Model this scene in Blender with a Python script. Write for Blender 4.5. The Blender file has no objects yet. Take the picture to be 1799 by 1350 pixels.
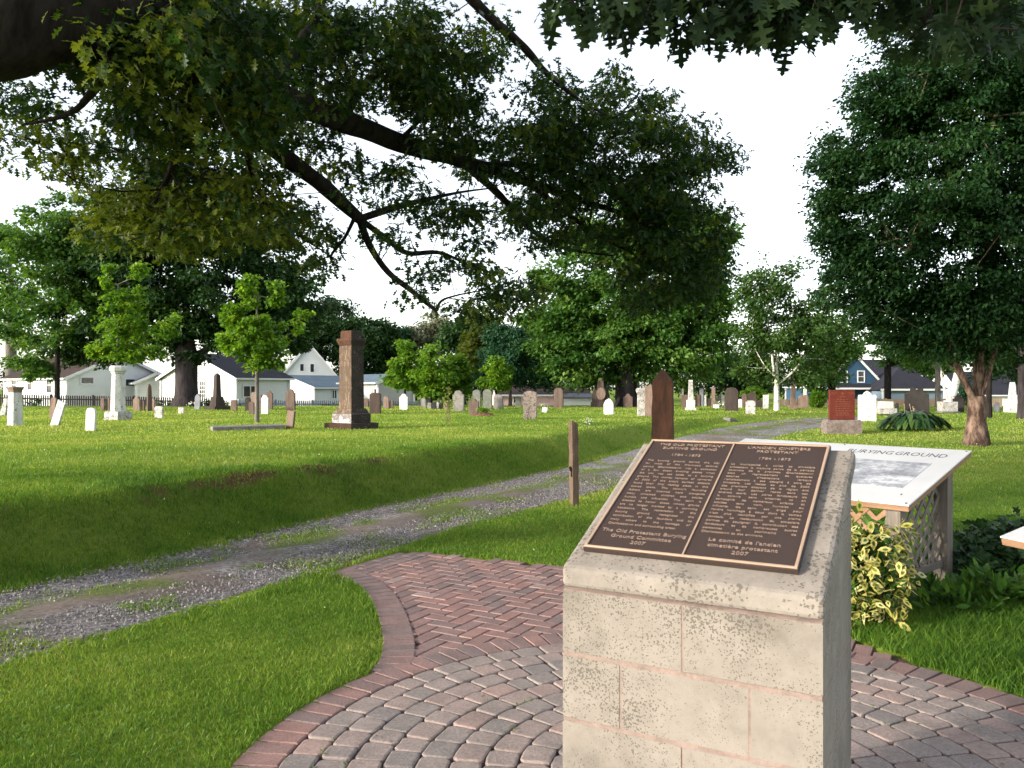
import bpy, math, random
import numpy as np
from mathutils import Vector, Matrix
R_ = math.radians
rng = np.random.default_rng(7)
random.seed(7)
scene = bpy.context.scene
col = scene.collection

# ------------------------------------------------------------------ camera, sky, sun, exposure
F, H0, CAMZ = 1400.0, 681.0, 1.6          # focal length in photo pixels, horizon row, eye height
cd = bpy.data.cameras.new('camera'); cam = bpy.data.objects.new('camera', cd); col.objects.link(cam)
cam.location = (0, 0, CAMZ); cam.rotation_euler = (R_(90), 0, 0)
cd.sensor_width = 36; cd.lens = F / 1799 * 36; cd.shift_y = (H0 - 675) / 1799
cd.clip_start = .05; cd.clip_end = 2000
scene.camera = cam
SUN_AZ = (-.90, -.436); SUN_EL = 15.0
w = bpy.data.worlds.new('World'); scene.world = w; w.use_nodes = True
nt = w.node_tree; bg = nt.nodes['Background']
sky = nt.nodes.new('ShaderNodeTexSky'); sky.sky_type = 'NISHITA'; sky.sun_disc = False
sky.sun_elevation = R_(SUN_EL); sky.sun_rotation = math.atan2(SUN_AZ[0], SUN_AZ[1])
sky.dust_density = 1.2; sky.air_density = 1.0; sky.ozone_density = 1.0
hs = nt.nodes.new('ShaderNodeHueSaturation'); hs.inputs['Saturation'].default_value = .38   # thin high cloud
nt.links.new(sky.outputs[0], hs.inputs['Color']); nt.links.new(hs.outputs[0], bg.inputs[0])
bg.inputs[1].default_value = .15
sd = bpy.data.lights.new('sun', 'SUN'); sd.energy = 2.0; sd.angle = R_(5.0); sd.color = (1, .90, .74)
so = bpy.data.objects.new('sun', sd); col.objects.link(so)
sv = Vector((SUN_AZ[0] * math.cos(R_(SUN_EL)), SUN_AZ[1] * math.cos(R_(SUN_EL)), math.sin(R_(SUN_EL))))
so.rotation_euler = sv.to_track_quat('Z', 'Y').to_euler(); so.location = (-20, -10, 15)
vs = scene.view_settings; vs.view_transform = 'Standard'; vs.look = 'None'; vs.gamma = 1; vs.exposure = 1.7
scene.cycles.max_bounces = 6; scene.cycles.transparent_max_bounces = 4

# ------------------------------------------------------------------ noise and terrain
def vnoise(x, y, s, seed=0):
    x = np.asarray(x, float) / s + 1000; y = np.asarray(y, float) / s + 1000
    xi = np.floor(x).astype(np.int64); yi = np.floor(y).astype(np.int64); fx = x - xi; fy = y - yi
    fx = fx * fx * (3 - 2 * fx); fy = fy * fy * (3 - 2 * fy)
    def h(a, b):
        n = (a * 374761393 + b * 668265263 + seed * 1442695041) & 0x7fffffff
        n = ((n ^ (n >> 13)) * 1274126177) & 0x7fffffff
        return ((n ^ (n >> 16)) & 0xffff) / 65535.0
    return (h(xi, yi) * (1 - fx) + h(xi + 1, yi) * fx) * (1 - fy) + (h(xi, yi + 1) * (1 - fx) + h(xi + 1, yi + 1) * fx) * fy
def fbm(x, y, s, seed=0): return .5 * vnoise(x, y, s, seed) + .3 * vnoise(x, y, s / 2.1, seed + 1) + .2 * vnoise(x, y, s / 4.3, seed + 2)
def sst(a, b, x):
    t = np.clip((np.asarray(x, float) - a) / (b - a), 0, 1); return t * t * (3 - 2 * t)

def catmull(P, n=8):
    P = np.asarray(P, float); Q = np.vstack([2 * P[0] - P[1], P, 2 * P[-1] - P[-2]]); out = []
    for i in range(1, len(Q) - 2):
        for t in np.linspace(0, 1, n, endpoint=False):
            a, b, c, d = Q[i - 1], Q[i], Q[i + 1], Q[i + 2]
            out.append(.5 * ((2 * b) + (c - a) * t + (2 * a - 5 * b + 4 * c - d) * t * t + (3 * b - a - 3 * c + d) * t ** 3))
    out.append(P[-1]); return np.array(out)
ROAD = catmull([(-12.5, -8.5, .9), (-8, -2, .9), (-5.2, 2.4, .88), (-3.45, 5.45, .86), (-2.4, 7.4, .86), (-1.2, 9.85, .9), (.25, 12.3, .95),
                (2.1, 15.6, 1.0), (5.2, 21.4, 1.15), (7.6, 25.5, 1.3), (10.8, 30, 1.4), (13.6, 33.4, 1.2), (15.2, 35, .35)], 5)
def road_s(x, y):
    """signed lateral distance from the track's middle (+ = left bank side), and the half width there"""
    x = np.atleast_1d(np.asarray(x, float)); y = np.atleast_1d(np.asarray(y, float))
    best = np.full(x.shape, 1e9); sg = np.zeros(x.shape); hw = np.zeros(x.shape)
    for i in range(len(ROAD) - 1):
        a, b = ROAD[i], ROAD[i + 1]; d = b[:2] - a[:2]; L2 = d @ d
        t = np.clip(((x - a[0]) * d[0] + (y - a[1]) * d[1]) / L2, 0, 1)
        qx = x - (a[0] + t * d[0]); qy = y - (a[1] + t * d[1]); dd = np.hypot(qx, qy)
        m = dd < best; best = np.where(m, dd, best)
        sg = np.where(m, np.sign(d[0] * qy - d[1] * qx), sg); hw = np.where(m, a[2] + t * (b[2] - a[2]), hw)
    return best * sg, hw
def height(x, y):
    x = np.atleast_1d(np.asarray(x, float)); y = np.atleast_1d(np.asarray(y, float))
    s, hw = road_s(x, y)
    wig = (fbm(x, y, 2.2, 5) - .5) * .5
    hl = (.53 - .10 * sst(20, 34, y)) * sst(hw + .12, hw + 1.25 + wig, s)
    base = .30 * sst(12, 34, y)
    h = np.maximum(base, hl) + np.where(s > 0, .04 * sst(1.5, 5, s), .0)
    h = h + (fbm(x, y, 3.0, 9) - .5) * .07 * sst(.1, 1.2, np.abs(s) - hw) * sst(5.5, 9, np.hypot(x, y))
    h = h + (fbm(x, y, .45, 19) - .5) * .055 * sst(hw + .15, hw + .5, s) * (1 - sst(hw + 1.8, hw + 2.6, s))
    h = h * (1 - sst(49, 56, y)) - .35 * sst(49, 57, y) * 1
    return h
# paving outline
CC = np.array([.816, 3.251]); CR = 1.80
PATH = catmull([(-.80, 4.45), (-.78, 4.78), (-.88, 5.35), (-1.08, 6.07), (-1.30, 6.55), (-1.56, 6.93)], 5)
PATH_R = [(-1.06, 7.80), (-.3, 7.5), (.43, 7.13), (1.25, 6.5), (1.85, 5.7), (2.35, 4.7)]
POLY = np.vstack([PATH, PATH_R, [(1.5, 3.5), (.2, 3.6)]])
def in_poly(x, y, P):
    x = np.atleast_1d(np.asarray(x, float)); y = np.atleast_1d(np.asarray(y, float)); ins = np.zeros(x.shape, bool)
    for i in range(len(P)):
        x1, y1 = P[i][:2]; x2, y2 = P[i - 1][:2]
        if y1 == y2: continue
        ins ^= ((y1 > y) != (y2 > y)) & (x < (x2 - x1) * (y - y1) / (y2 - y1) + x1)
    return ins
def in_pave(x, y, m=0.0):
    return (np.hypot(np.asarray(x) - CC[0], np.asarray(y) - CC[1]) < CR + .21 + m) | in_poly(x, y, POLY)
def at(px, py, dmax=47.0):
    """ground point seen at a photo pixel (ray against the terrain)"""
    rx = (px - 900) / F; rz = -(py - H0) / F
    t = np.linspace(2, dmax, 1200); z = CAMZ + rz * t; g = height(rx * t, t); k = np.nonzero(z <= g)[0]
    d = t[k[0]] if len(k) else dmax
    return np.array([rx * d, d, float(height(rx * d, d)[0])])
def pz(px, py, d): return np.array([(px - 900) / F * d, d, CAMZ - (py - H0) * d / F])

# ------------------------------------------------------------------ mesh and object helpers
def mesh(name, V, FS, mat, parent=None, tint=None, smooth=False, pattr=None, mats=None, mi=None, loc=None):
    """one mesh object from vertices V and a list of (n,k) face index arrays"""
    V = np.asarray(V, np.float32).reshape(-1, 3); me = bpy.data.meshes.new(name)
    FS = [np.asarray(f, np.int32) for f in FS if len(f)]
    if loc is not None: V = V - np.asarray(loc, np.float32)
    loops = np.concatenate([f.ravel() for f in FS]); tot = np.concatenate([np.full(len(f), f.shape[1], np.int32) for f in FS])
    st = np.concatenate([[0], np.cumsum(tot)[:-1]]).astype(np.int32)
    me.vertices.add(len(V)); me.vertices.foreach_set('co', V.ravel())
    me.loops.add(len(loops)); me.loops.foreach_set('vertex_index', loops)
    me.polygons.add(len(tot)); me.polygons.foreach_set('loop_start', st)
    if mi is not None: me.polygons.foreach_set('material_index', np.asarray(mi, np.int32))
    me.update(calc_edges=True)
    me.polygons.foreach_set('use_smooth', np.full(len(tot), smooth, bool))
    for m in (mats or [mat]): me.materials.append(m)
    if tint is not None:
        a = me.attributes.new('tint', 'FLOAT', 'FACE'); a.data.foreach_set('value', np.asarray(tint, np.float32))
    if pattr:
        for k, v in pattr.items():
            a = me.attributes.new(k, 'FLOAT', 'POINT'); a.data.foreach_set('value', np.asarray(v, np.float32))
    o = bpy.data.objects.new(name, me); col.objects.link(o)
    if loc is not None: o.location = [float(c) for c in loc]
    if parent: o.parent = parent
    return o
def tag(o, label=None, cat=None, group=None, kind=None):
    if label: o['label'] = label
    if cat: o['category'] = cat
    if group: o['group'] = group
    if kind: o['kind'] = kind
    return o
def thing(name, label, cat, loc=(0, 0, 0), rz=0, group=None):
    o = bpy.data.objects.new(name, None); col.objects.link(o); o.location = [float(c) for c in loc]; o.rotation_euler = (0, 0, rz)
    o.empty_display_size = .2
    return tag(o, label, cat, group)
class MB:
    """collects polygons"""
    def __init__(s): s.v = []; s.f = []; s.t = []
    def add(s, vs_, fs, t=None):
        n = len(s.v); s.v += [tuple(map(float, p)) for p in vs_]
        for f in fs: s.f.append([i + n for i in f]); s.t.append(0 if t is None else t)
        return s
    def box(s, c, size, rz=0, t=None, bev=0):
        sx, sy, sz = [q / 2 for q in size]; cz, sn = math.cos(rz), math.sin(rz)
        if bev:
            pts = [(-sx, -sy), (sx, -sy), (sx, sy), (-sx, sy)]; b = bev; rings = []
            for z, i in ((-sz, b), (-sz + b, 0), (sz - b, 0), (sz, b)):
                rings.append([(math.copysign(abs(x) - i, x), math.copysign(abs(y) - i, y), z) for x, y in pts])
            P = [p for r in rings for p in r]; fs = [(3, 2, 1, 0), (12, 13, 14, 15)]
            for r in range(3):
                for k in range(4): a = r * 4 + k; b_ = r * 4 + (k + 1) % 4; fs.append((a, b_, b_ + 4, a + 4))
        else:
            P = [(x, y, z) for z in (-sz, sz) for x, y in ((-sx, -sy), (sx, -sy), (sx, sy), (-sx, sy))]
            fs = [(3, 2, 1, 0), (4, 5, 6, 7), (0, 1, 5, 4), (1, 2, 6, 5), (2, 3, 7, 6), (3, 0, 4, 7)]
        return s.add([(c[0] + x * cz - y * sn, c[1] + x * sn + y * cz, c[2] + z) for x, y, z in P], fs, t)
    def stack(s, rings, cap=True):
        """closed loft of rings (lists of equal length, bottom to top)"""
        n = len(rings[0]); P = [p for r in rings for p in r]; fs = []
        for r in range(len(rings) - 1):
            for k in range(n): a = r * n + k; b = r * n + (k + 1) % n; fs.append((a, b, b + n, a + n))
        if cap: fs.append(tuple(range(n - 1, -1, -1))); fs.append(tuple((len(rings) - 1) * n + k for k in range(n)))
        return s.add(P, fs)
    def beam(s, a, b, w, h, up=(0, 0, 1)):
        a = Vector(a); b = Vector(b); d = (b - a).normalized(); r = d.cross(Vector(up)).normalized() * w / 2; u = r.cross(d).normalized() * h / 2
        P = [a - r - u, a + r - u, a + r + u, a - r + u, b - r - u, b + r - u, b + r + u, b - r + u]
        return s.add(P, [(3, 2, 1, 0), (4, 5, 6, 7), (0, 1, 5, 4), (1, 2, 6, 5), (2, 3, 7, 6), (3, 0, 4, 7)])
    def build(s, name, mat, parent=None, smooth=False, tint=False, bevel=0, mats=None, mi=None):
        me = bpy.data.meshes.new(name); me.from_pydata(s.v, [], s.f); me.update()
        for m in (mats or [mat]): me.materials.append(m)
        if smooth: me.polygons.foreach_set('use_smooth', [True] * len(me.polygons))
        if tint: a = me.attributes.new('tint', 'FLOAT', 'FACE'); a.data.foreach_set('value', s.t)
        if mi: me.polygons.foreach_set('material_index', mi)
        o = bpy.data.objects.new(name, me); col.objects.link(o)
        if parent: o.parent = parent
        if bevel:
            b = o.modifiers.new('bevel', 'BEVEL'); b.width = bevel; b.segments = 2; b.limit_method = 'ANGLE'
        return o
def tubes(p0, p1, r0, r1, n=6):
    p0, p1 = np.asarray(p0, float), np.asarray(p1, float); d = p1 - p0; L = np.linalg.norm(d, axis=1, keepdims=True) + 1e-9; d = d / L
    ref = np.where(np.abs(d[:, 2:3]) > .9, [[1., 0, 0]], [[0., 0, 1.]]); a = np.cross(d, ref); a /= np.linalg.norm(a, axis=1, keepdims=True); b = np.cross(d, a)
    ang = np.linspace(0, 2 * np.pi, n, endpoint=False); c = np.cos(ang)[None, :, None]; s = np.sin(ang)[None, :, None]
    off = a[:, None] * c + b[:, None] * s
    V = np.concatenate([p0[:, None] + off * np.asarray(r0)[:, None, None], p1[:, None] + off * np.asarray(r1)[:, None, None]], 1).reshape(-1, 3)
    k = np.arange(n); q = np.stack([k, k + n, (k + 1) % n + n, (k + 1) % n], 1); Fq = (np.arange(len(p0)) * 2 * n)[:, None, None] + q[None]
    return V, Fq.reshape(-1, 4)
def chain_rings(P, Rr, n=10, wob=0., seed=0):
    """continuous tube along points"""
    P = np.asarray(P, float); T = np.gradient(P, axis=0); T /= np.linalg.norm(T, axis=1, keepdims=True)
    ref = np.array([0, 0, 1.]) if abs(T[0, 2]) < .8 else np.array([1., 0, 0]); V = []
    a = np.cross(T[0], ref); a /= np.linalg.norm(a)
    ang = np.linspace(0, 2 * np.pi, n, endpoint=False); rg = np.random.default_rng(seed)
    for i in range(len(P)):
        a = a - T[i] * (a @ T[i]); a /= np.linalg.norm(a); b = np.cross(T[i], a)
        r = Rr[i] * (1 + wob * (vnoise(ang * 1.2, np.full(n, i * .35), .8, seed) - .5))
        V.append(P[i] + (np.cos(ang) * r)[:, None] * a + (np.sin(ang) * r)[:, None] * b)
    V = np.concatenate(V); k = np.arange(n); q = np.stack([k, (k + 1) % n, (k + 1) % n + n, k + n], 1)
    return V, ((np.arange(len(P) - 1) * n)[:, None, None] + q[None]).reshape(-1, 4)
def merge(parts):
    V = []; Fq = []; n = 0
    for v, f in parts: V.append(v); Fq.append(np.asarray(f) + n); n += len(v)
    return np.concatenate(V), np.concatenate(Fq)

# ------------------------------------------------------------------ materials
def nodes(name, rough=.8, spec=.3):
    m = bpy.data.materials.new(name); m.use_nodes = True; N = m.node_tree.nodes; L = m.node_tree.links
    b = N['Principled BSDF']; b.inputs['Roughness'].default_value = rough; b.inputs['Specular IOR Level'].default_value = spec
    return m, N, L, b
def tex_noise(N, L, vec, scale, det=4, rough=.6):
    n = N.new('ShaderNodeTexNoise'); n.inputs['Scale'].default_value = scale; n.inputs['Detail'].default_value = det; n.inputs['Roughness'].default_value = rough
    L.new(vec, n.inputs['Vector']); return n.outputs['Fac']
def ramp(N, L, fac, stops):
    r = N.new('ShaderNodeValToRGB'); L.new(fac, r.inputs[0]); e = r.color_ramp.elements
    while len(e) < len(stops): e.new(.5)
    for k, (p, c) in enumerate(stops):
        e[k].position = p; e[k].color = (*c, 1) if len(c) == 3 else c
    return r.outputs[0]
def mixc(N, L, fac, a, b, mode='MIX'):
    m = N.new('ShaderNodeMix'); m.data_type = 'RGBA'; m.blend_type = mode
    for s, v in ((m.inputs['Factor'], fac), (m.inputs['A'], a), (m.inputs['B'], b)):
        if isinstance(v, (int, float)): s.default_value = v
        elif isinstance(v, tuple): s.default_value = (*v, 1)
        else: L.new(v, s)
    return m.outputs['Result']
def ocoord(N, L):
    t = N.new('ShaderNodeTexCoord'); i = N.new('ShaderNodeObjectInfo'); a = N.new('ShaderNodeVectorMath'); a.operation = 'MULTIPLY_ADD'
    c = N.new('ShaderNodeCombineXYZ')
    for k in range(3): L.new(i.outputs['Random'], c.inputs[k])
    L.new(c.outputs[0], a.inputs[0]); a.inputs[1].default_value = (37, 53, 71); L.new(t.outputs['Object'], a.inputs[2]); return a.outputs[0]
def bump(N, L, b, h, strength=.3, dist=.01):
    n = N.new('ShaderNodeBump'); n.inputs['Strength'].default_value = strength; n.inputs['Distance'].default_value = dist
    L.new(h, n.inputs['Height']); L.new(n.outputs[0], b.inputs['Normal'])
def stone(name, base, stain, sc=3.0, lo=.42, hi=.68, speck=None, sscale=60, sth=.18, rough=.9, bs=.4, bd=.01, streak=False):
    m, N, L, b = nodes(name, rough, .2); v = ocoord(N, L)
    vv = v
    if streak:
        mp = N.new('ShaderNodeMapping'); mp.inputs['Scale'].default_value = (2.2, 2.2, .5); L.new(v, mp.inputs[0]); vv = mp.outputs[0]
    n1 = tex_noise(N, L, vv, sc, 6, .65); c = ramp(N, L, n1, [(lo, base), (hi, stain)])
    n2 = tex_noise(N, L, v, sc * 9, 3); c = mixc(N, L, .35, c, ramp(N, L, n2, [(.3, tuple(q * .72 for q in base)), (.7, tuple(min(1, q * 1.15) for q in base))]), 'MIX')
    if speck:
        vo = N.new('ShaderNodeTexVoronoi'); vo.inputs['Scale'].default_value = sscale
        nd = N.new('ShaderNodeTexNoise'); nd.inputs['Scale'].default_value = sscale * 1.1; nd.inputs['Detail'].default_value = 3; L.new(v, nd.inputs['Vector'])
        vm = N.new('ShaderNodeVectorMath'); vm.operation = 'MULTIPLY_ADD'; L.new(nd.outputs['Color'], vm.inputs[0]); vm.inputs[1].default_value = (1.6 / sscale,) * 3; L.new(v, vm.inputs[2]); L.new(vm.outputs[0], vo.inputs['Vector'])
        n3 = tex_noise(N, L, v, sc * 1.3, 4, .6); mm = N.new('ShaderNodeMath'); mm.operation = 'MULTIPLY_ADD'; L.new(n3, mm.inputs[0]); mm.inputs[1].default_value = -1.5; mm.inputs[2].default_value = sth + .80
        lt = N.new('ShaderNodeMath'); lt.operation = 'LESS_THAN'; L.new(vo.outputs['Distance'], lt.inputs[0]); L.new(mm.outputs[0], lt.inputs[1])
        ml = N.new('ShaderNodeMath'); ml.operation = 'MULTIPLY'; L.new(lt.outputs[0], ml.inputs[0]); ml.inputs[1].default_value = .75
        c = mixc(N, L, ml.outputs[0], c, speck)
    L.new(c, b.inputs['Base Color']); bump(N, L, b, tex_noise(N, L, v, 45, 6, .7), bs, bd); return m
def leafmat(name, dark, mid, light, trans=.35, rough=.45):
    m, N, L, b = nodes(name, rough, .18); a = N.new('ShaderNodeAttribute'); a.attribute_name = 'tint'
    c = ramp(N, L, a.outputs['Fac'], [(0, dark), (.5, mid), (1, light)]); L.new(c, b.inputs['Base Color'])
    t = N.new('ShaderNodeBsdfTranslucent'); c2 = mixc(N, L, 1.0, c, (1.6, 1.5, .55), 'MULTIPLY'); L.new(c2, t.inputs[0])
    mx = N.new('ShaderNodeMixShader'); mx.inputs[0].default_value = trans; L.new(b.outputs[0], mx.inputs[1]); L.new(t.outputs[0], mx.inputs[2])
    L.new(mx.outputs[0], N['Material Output'].inputs[0]); return m
def bark(name, a, c, sc=6, stretch=(1, 1, .2), d=.03, lo=.35, hi=.65):
    m, N, L, b = nodes(name, .95, .1); v = ocoord(N, L); mp = N.new('ShaderNodeMapping'); mp.inputs['Scale'].default_value = stretch; L.new(v, mp.inputs[0])
    n = tex_noise(N, L, mp.outputs[0], sc, 6, .65); L.new(ramp(N, L, n, [(lo, a), (hi, c)]), b.inputs['Base Color']); bump(N, L, b, n, .8, d); return m
def plain(name, c, rough=.6, spec=.4, var=.12, sc=4, metal=0, bs=.1):
    m, N, L, b = nodes(name, rough, spec); v = ocoord(N, L); n = tex_noise(N, L, v, sc, 5)
    L.new(ramp(N, L, n, [(.3, tuple(q * (1 - var) for q in c)), (.7, tuple(min(1, q * (1 + var)) for q in c))]), b.inputs['Base Color'])
    b.inputs['Metallic'].default_value = metal; bump(N, L, b, tex_noise(N, L, v, sc * 12, 4), bs, .004); return m
def siding(name, c, pitch=.12, vert=False):
    m, N, L, b = nodes(name, .6, .3); t = N.new('ShaderNodeTexCoord'); wv = N.new('ShaderNodeTexWave'); wv.wave_profile = 'SAW'
    wv.bands_direction = 'X' if vert else 'Z'; wv.inputs['Scale'].default_value = .314 / pitch; wv.inputs['Distortion'].default_value = 0
    L.new(t.outputs['Object'], wv.inputs['Vector'])
    n = tex_noise(N, L, t.outputs['Object'], .8, 4); cc = ramp(N, L, n, [(.3, tuple(q * .88 for q in c)), (.7, c)])
    c2 = mixc(N, L, 1.0, cc, ramp(N, L, wv.outputs['Fac'], [(0, (.72, .74, .78)), (.12, (1, 1, 1))]), 'MULTIPLY')
    L.new(c2, b.inputs['Base Color']); bump(N, L, b, wv.outputs['Fac'], .6, .02); return m
def shingle(name, c):
    m, N, L, b = nodes(name, .95, .1); v = ocoord(N, L); n = tex_noise(N, L, v, 14, 5); n2 = tex_noise(N, L, v, 1.1, 3)
    cc = ramp(N, L, n, [(.3, tuple(q * .7 for q in c)), (.7, tuple(q * 1.25 for q in c))]); cc = mixc(N, L, .4, cc, ramp(N, L, n2, [(.35, tuple(q * .7 for q in c)), (.65, tuple(q * 1.2 for q in c))]))
    L.new(cc, b.inputs['Base Color']); bump(N, L, b, n, .5, .02); return m
def wood(name, a, c, axis=2, sc=5, bs=.5, rough=.85):
    m, N, L, b = nodes(name, rough, .2); v = ocoord(N, L); mp = N.new('ShaderNodeMapping'); s_ = [9, 9, 9]; s_[axis] = .6; mp.inputs['Scale'].default_value = s_; L.new(v, mp.inputs[0])
    n = tex_noise(N, L, mp.outputs[0], sc, 6, .6); n2 = tex_noise(N, L, v, 1.8, 3)
    cc = ramp(N, L, n, [(.3, a), (.68, c)]); cc = mixc(N, L, .3, cc, ramp(N, L, n2, [(.3, tuple(q * .6 for q in a)), (.7, c)]))
    L.new(cc, b.inputs['Base Color']); bump(N, L, b, n, bs, .004); return m
M = {}
M['white'] = stone('white_marble', (.58, .57, .55), (.24, .23, .22), 4.5, .46, .72, speck=(.08, .08, .075), sscale=20, sth=.15, streak=True)
M['whitedirty'] = stone('lichened_marble', (.48, .46, .44), (.14, .13, .12), 6, .42, .64, speck=(.05, .045, .04), sscale=16, sth=.22)
M['speckled'] = stone('speckled_sandstone', (.36, .29, .25), (.20, .15, .13), 8, .4, .7, speck=(.06, .04, .035), sscale=20, sth=.30)
M['brown'] = stone('brown_sandstone', (.135, .095, .078), (.055, .040, .034), 4, .38, .66, streak=True)
M['pinkstone'] = stone('pink_brown_sandstone', (.21, .15, .12), (.09, .065, .055), 5, .4, .66, streak=True)
M['darkstone'] = stone('dark_stained_sandstone', (.060, .045, .040), (.024, .020, .018), 3, .4, .7, streak=True)
M['grey'] = stone('grey_granite', (.22, .205, .19), (.08, .076, .072), 5, .4, .68, speck=(.10, .10, .10), sscale=60, sth=.14)
M['greygreen'] = stone('grey_green_slate', (.15, .16, .135), (.06, .065, .055), 4, .4, .7)
M['black'] = stone('black_stained_stone', (.040, .036, .034), (.014, .013, .012), 3, .4, .7)
M['bluegrey'] = stone('blue_grey_stone', (.21, .22, .25), (.10, .105, .12), 4, .4, .7)
M['red'] = stone('red_granite', (.125, .026, .017), (.070, .014, .010), 6, .4, .7, speck=(.14, .03, .02), sscale=90, sth=.12, rough=.55, bs=.1)
M['redlight'] = stone('cut_red_granite', (.20, .075, .05), (.15, .05, .035), 8)
M['granite'] = stone('rough_pink_granite', (.25, .20, .18), (.11, .085, .08), 9, .4, .66, speck=(.09, .075, .07), sscale=28, sth=.22, bs=1, bd=.03)
M['rust'] = stone('rusty_sandstone', (.105, .048, .028), (.030, .019, .016), 7, .36, .60, streak=True, bs=.6)
M['pillar'] = stone('weathered_painted_sandstone', (.22, .165, .12), (.040, .026, .020), 7, .35, .52, speck=(.09, .045, .03), sscale=24, sth=.26, streak=True, bs=.7, bd=.02)
M['pillarbase'] = stone('peeling_painted_stone', (.42, .41, .40), (.06, .03, .024), 9, .46, .53, bs=.7, bd=.02)
M['plinth'] = stone('dark_red_plinth_stone', (.055, .028, .022), (.025, .015, .012), 4, .4, .7, bs=.7)
M['darkcrust'] = stone('black_crusted_sandstone', (.050, .040, .036), (.016, .013, .012), 4, .4, .7, speck=(.16, .13, .11), sscale=22, sth=.12, bs=.7, bd=.02)  # darker sandstone for one side of the pillar monument
M['block'] = stone('limestone_block', (.242, .214, .190), (.108, .097, .082), 2.4, .42, .66, speck=(.085, .076, .064), sscale=130, sth=.22, bs=.35, bd=.004)
M['cap'] = stone('limestone_cap', (.262, .232, .207), (.160, .142, .125), 4.5, .44, .68, speck=(.095, .082, .072), sscale=75, sth=.22, bs=.35, bd=.004)
M['mortar'] = stone('pink_mortar', (.27, .20, .175), (.13, .10, .085), 14, bs=.5)
M['bronze'] = plain('brown_bronze', (.044, .027, .023), .55, .4, .22, 260, .1, .5)
M['brass'] = plain('polished_bronze_edge', (.37, .26, .19), .5, .4, .10, 8, .1)
M['brassletter'] = plain('bronze_letters', (.26, .19, .155), .6, .3, .10, 20, .05)
M['greywood'] = wood('weathered_grey_wood', (.10, .085, .07), (.24, .205, .175))
M['postwood'] = wood('brown_grey_post_wood', (.075, .042, .028), (.20, .14, .105), sc=6)
M['plank'] = wood('warm_plank', (.20, .11, .06), (.34, .21, .13), axis=0)
M['cedar'] = wood('new_cedar', (.36, .24, .15), (.50, .36, .25))
M['darkfence'] = wood('black_stained_fence', (.022, .02, .022), (.06, .05, .05))
M['bluefence'] = wood('blue_grey_fence', (.10, .13, .17), (.22, .26, .32))
M['iron'] = plain('rusty_iron', (.05, .035, .03), .7, .3, .3, 30, .6)
M['siding'] = siding('white_siding', (.70, .71, .72)); M['bluesiding'] = siding('blue_siding', (.035, .085, .15), .12)
M['palesiding'] = siding('pale_blue_siding', (.20, .27, .36), .12); M['greysiding'] = siding('grey_siding', (.42, .41, .42), .12)
M['brownwall'] = siding('brown_siding', (.26, .21, .19), .12); M['pinkwall'] = plain('pink_wall', (.66, .44, .44), .8)
M['metalsiding'] = siding('white_ribbed_sheet', (.75, .78, .82), .2, True)
M['brick'] = plain('red_brick_wall', (.26, .10, .07), .9, .1, .25, 20)
M['trim'] = plain('white_trim', (.66, .66, .66), .5, .4, .04)
M['shdark'] = shingle('dark_shingles', (.030, .030, .040)); M['shgrey'] = shingle('grey_shingles', (.13, .13, .15)); M['shblue'] = shingle('blue_grey_shingles', (.11, .15, .19))
M['shbrown'] = shingle('brown_shingles', (.05, .036, .032))
m, N, L, b = nodes('window_glass', .08, .6); L.new(ramp(N, L, tex_noise(N, L, ocoord(N, L), 3, 2), [(.3, (.012, .014, .016)), (.7, (.05, .055, .06))]), b.inputs['Base Color']); M['glass'] = m
M['bark'] = bark('dark_bark', (.010, .008, .008), (.034, .028, .025), 10)
M['barkelm'] = bark('elm_bark', (.020, .017, .019), (.060, .050, .052), 7)
M['barkgrey'] = bark('grey_bark', (.09, .08, .07), (.20, .18, .16), 9)
M['barkcherry'] = bark('peeling_cherry_bark', (.050, .030, .024), (.24, .165, .125), 5, (1.3, 1.3, .55), .02, .44, .66)
M['barkbirch'] = bark('white_birch_bark', (.72, .69, .64), (.10, .085, .08), 4, (.5, .5, 2.4), .01, .56, .66)
M['oakleaf'] = leafmat('oak_leaf', (.008, .026, .007), (.018, .048, .011), (.115, .150, .020), .38)
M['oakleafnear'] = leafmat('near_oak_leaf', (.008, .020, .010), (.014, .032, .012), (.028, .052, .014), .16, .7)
M['elmleaf'] = leafmat('elm_leaf', (.010, .030, .010), (.022, .058, .015), (.050, .100, .024), .25)
M['mapleleaf'] = leafmat('maple_leaf', (.045, .12, .012), (.11, .22, .02), (.21, .33, .035), .45)
M['yellowleaf'] = leafmat('yellow_green_leaf', (.07, .12, .02), (.15, .19, .035), (.26, .27, .06), .4)
M['greenleaf'] = leafmat('mid_green_leaf', (.03, .085, .016), (.065, .15, .028), (.13, .22, .045), .38)
M['teleleaf'] = leafmat('blue_green_leaf', (.012, .045, .022), (.025, .080, .036), (.05, .12, .05), .25)
M['cherryleaf'] = leafmat('cherry_leaf', (.007, .026, .010), (.016, .050, .015), (.040, .092, .022), .3)
M['paleleaf'] = leafmat('pale_grey_leaf', (.10, .11, .07), (.19, .20, .13), (.30, .30, .20), .3)
M['birchleaf'] = leafmat('birch_leaf', (.025, .065, .016), (.05, .105, .024), (.09, .15, .035), .35)
M['ivyleaf'] = leafmat('dark_shrub_leaf', (.012, .034, .012), (.025, .062, .02), (.06, .11, .04), .2)
M['hosta'] = leafmat('hosta_leaf', (.008, .028, .009), (.018, .055, .014), (.07, .12, .03), .15, .35)
M['euoyellow'] = leafmat('yellow_leaf_edge', (.33, .30, .07), (.45, .40, .13), (.52, .48, .24), .2)
M['euogreen'] = leafmat('green_leaf_middle', (.03, .09, .015), (.06, .13, .02), (.11, .17, .03), .2)
M['grass'] = leafmat('grass_blades', (.036, .095, .012), (.125, .235, .026), (.37, .40, .10), .36, .5)
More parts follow.
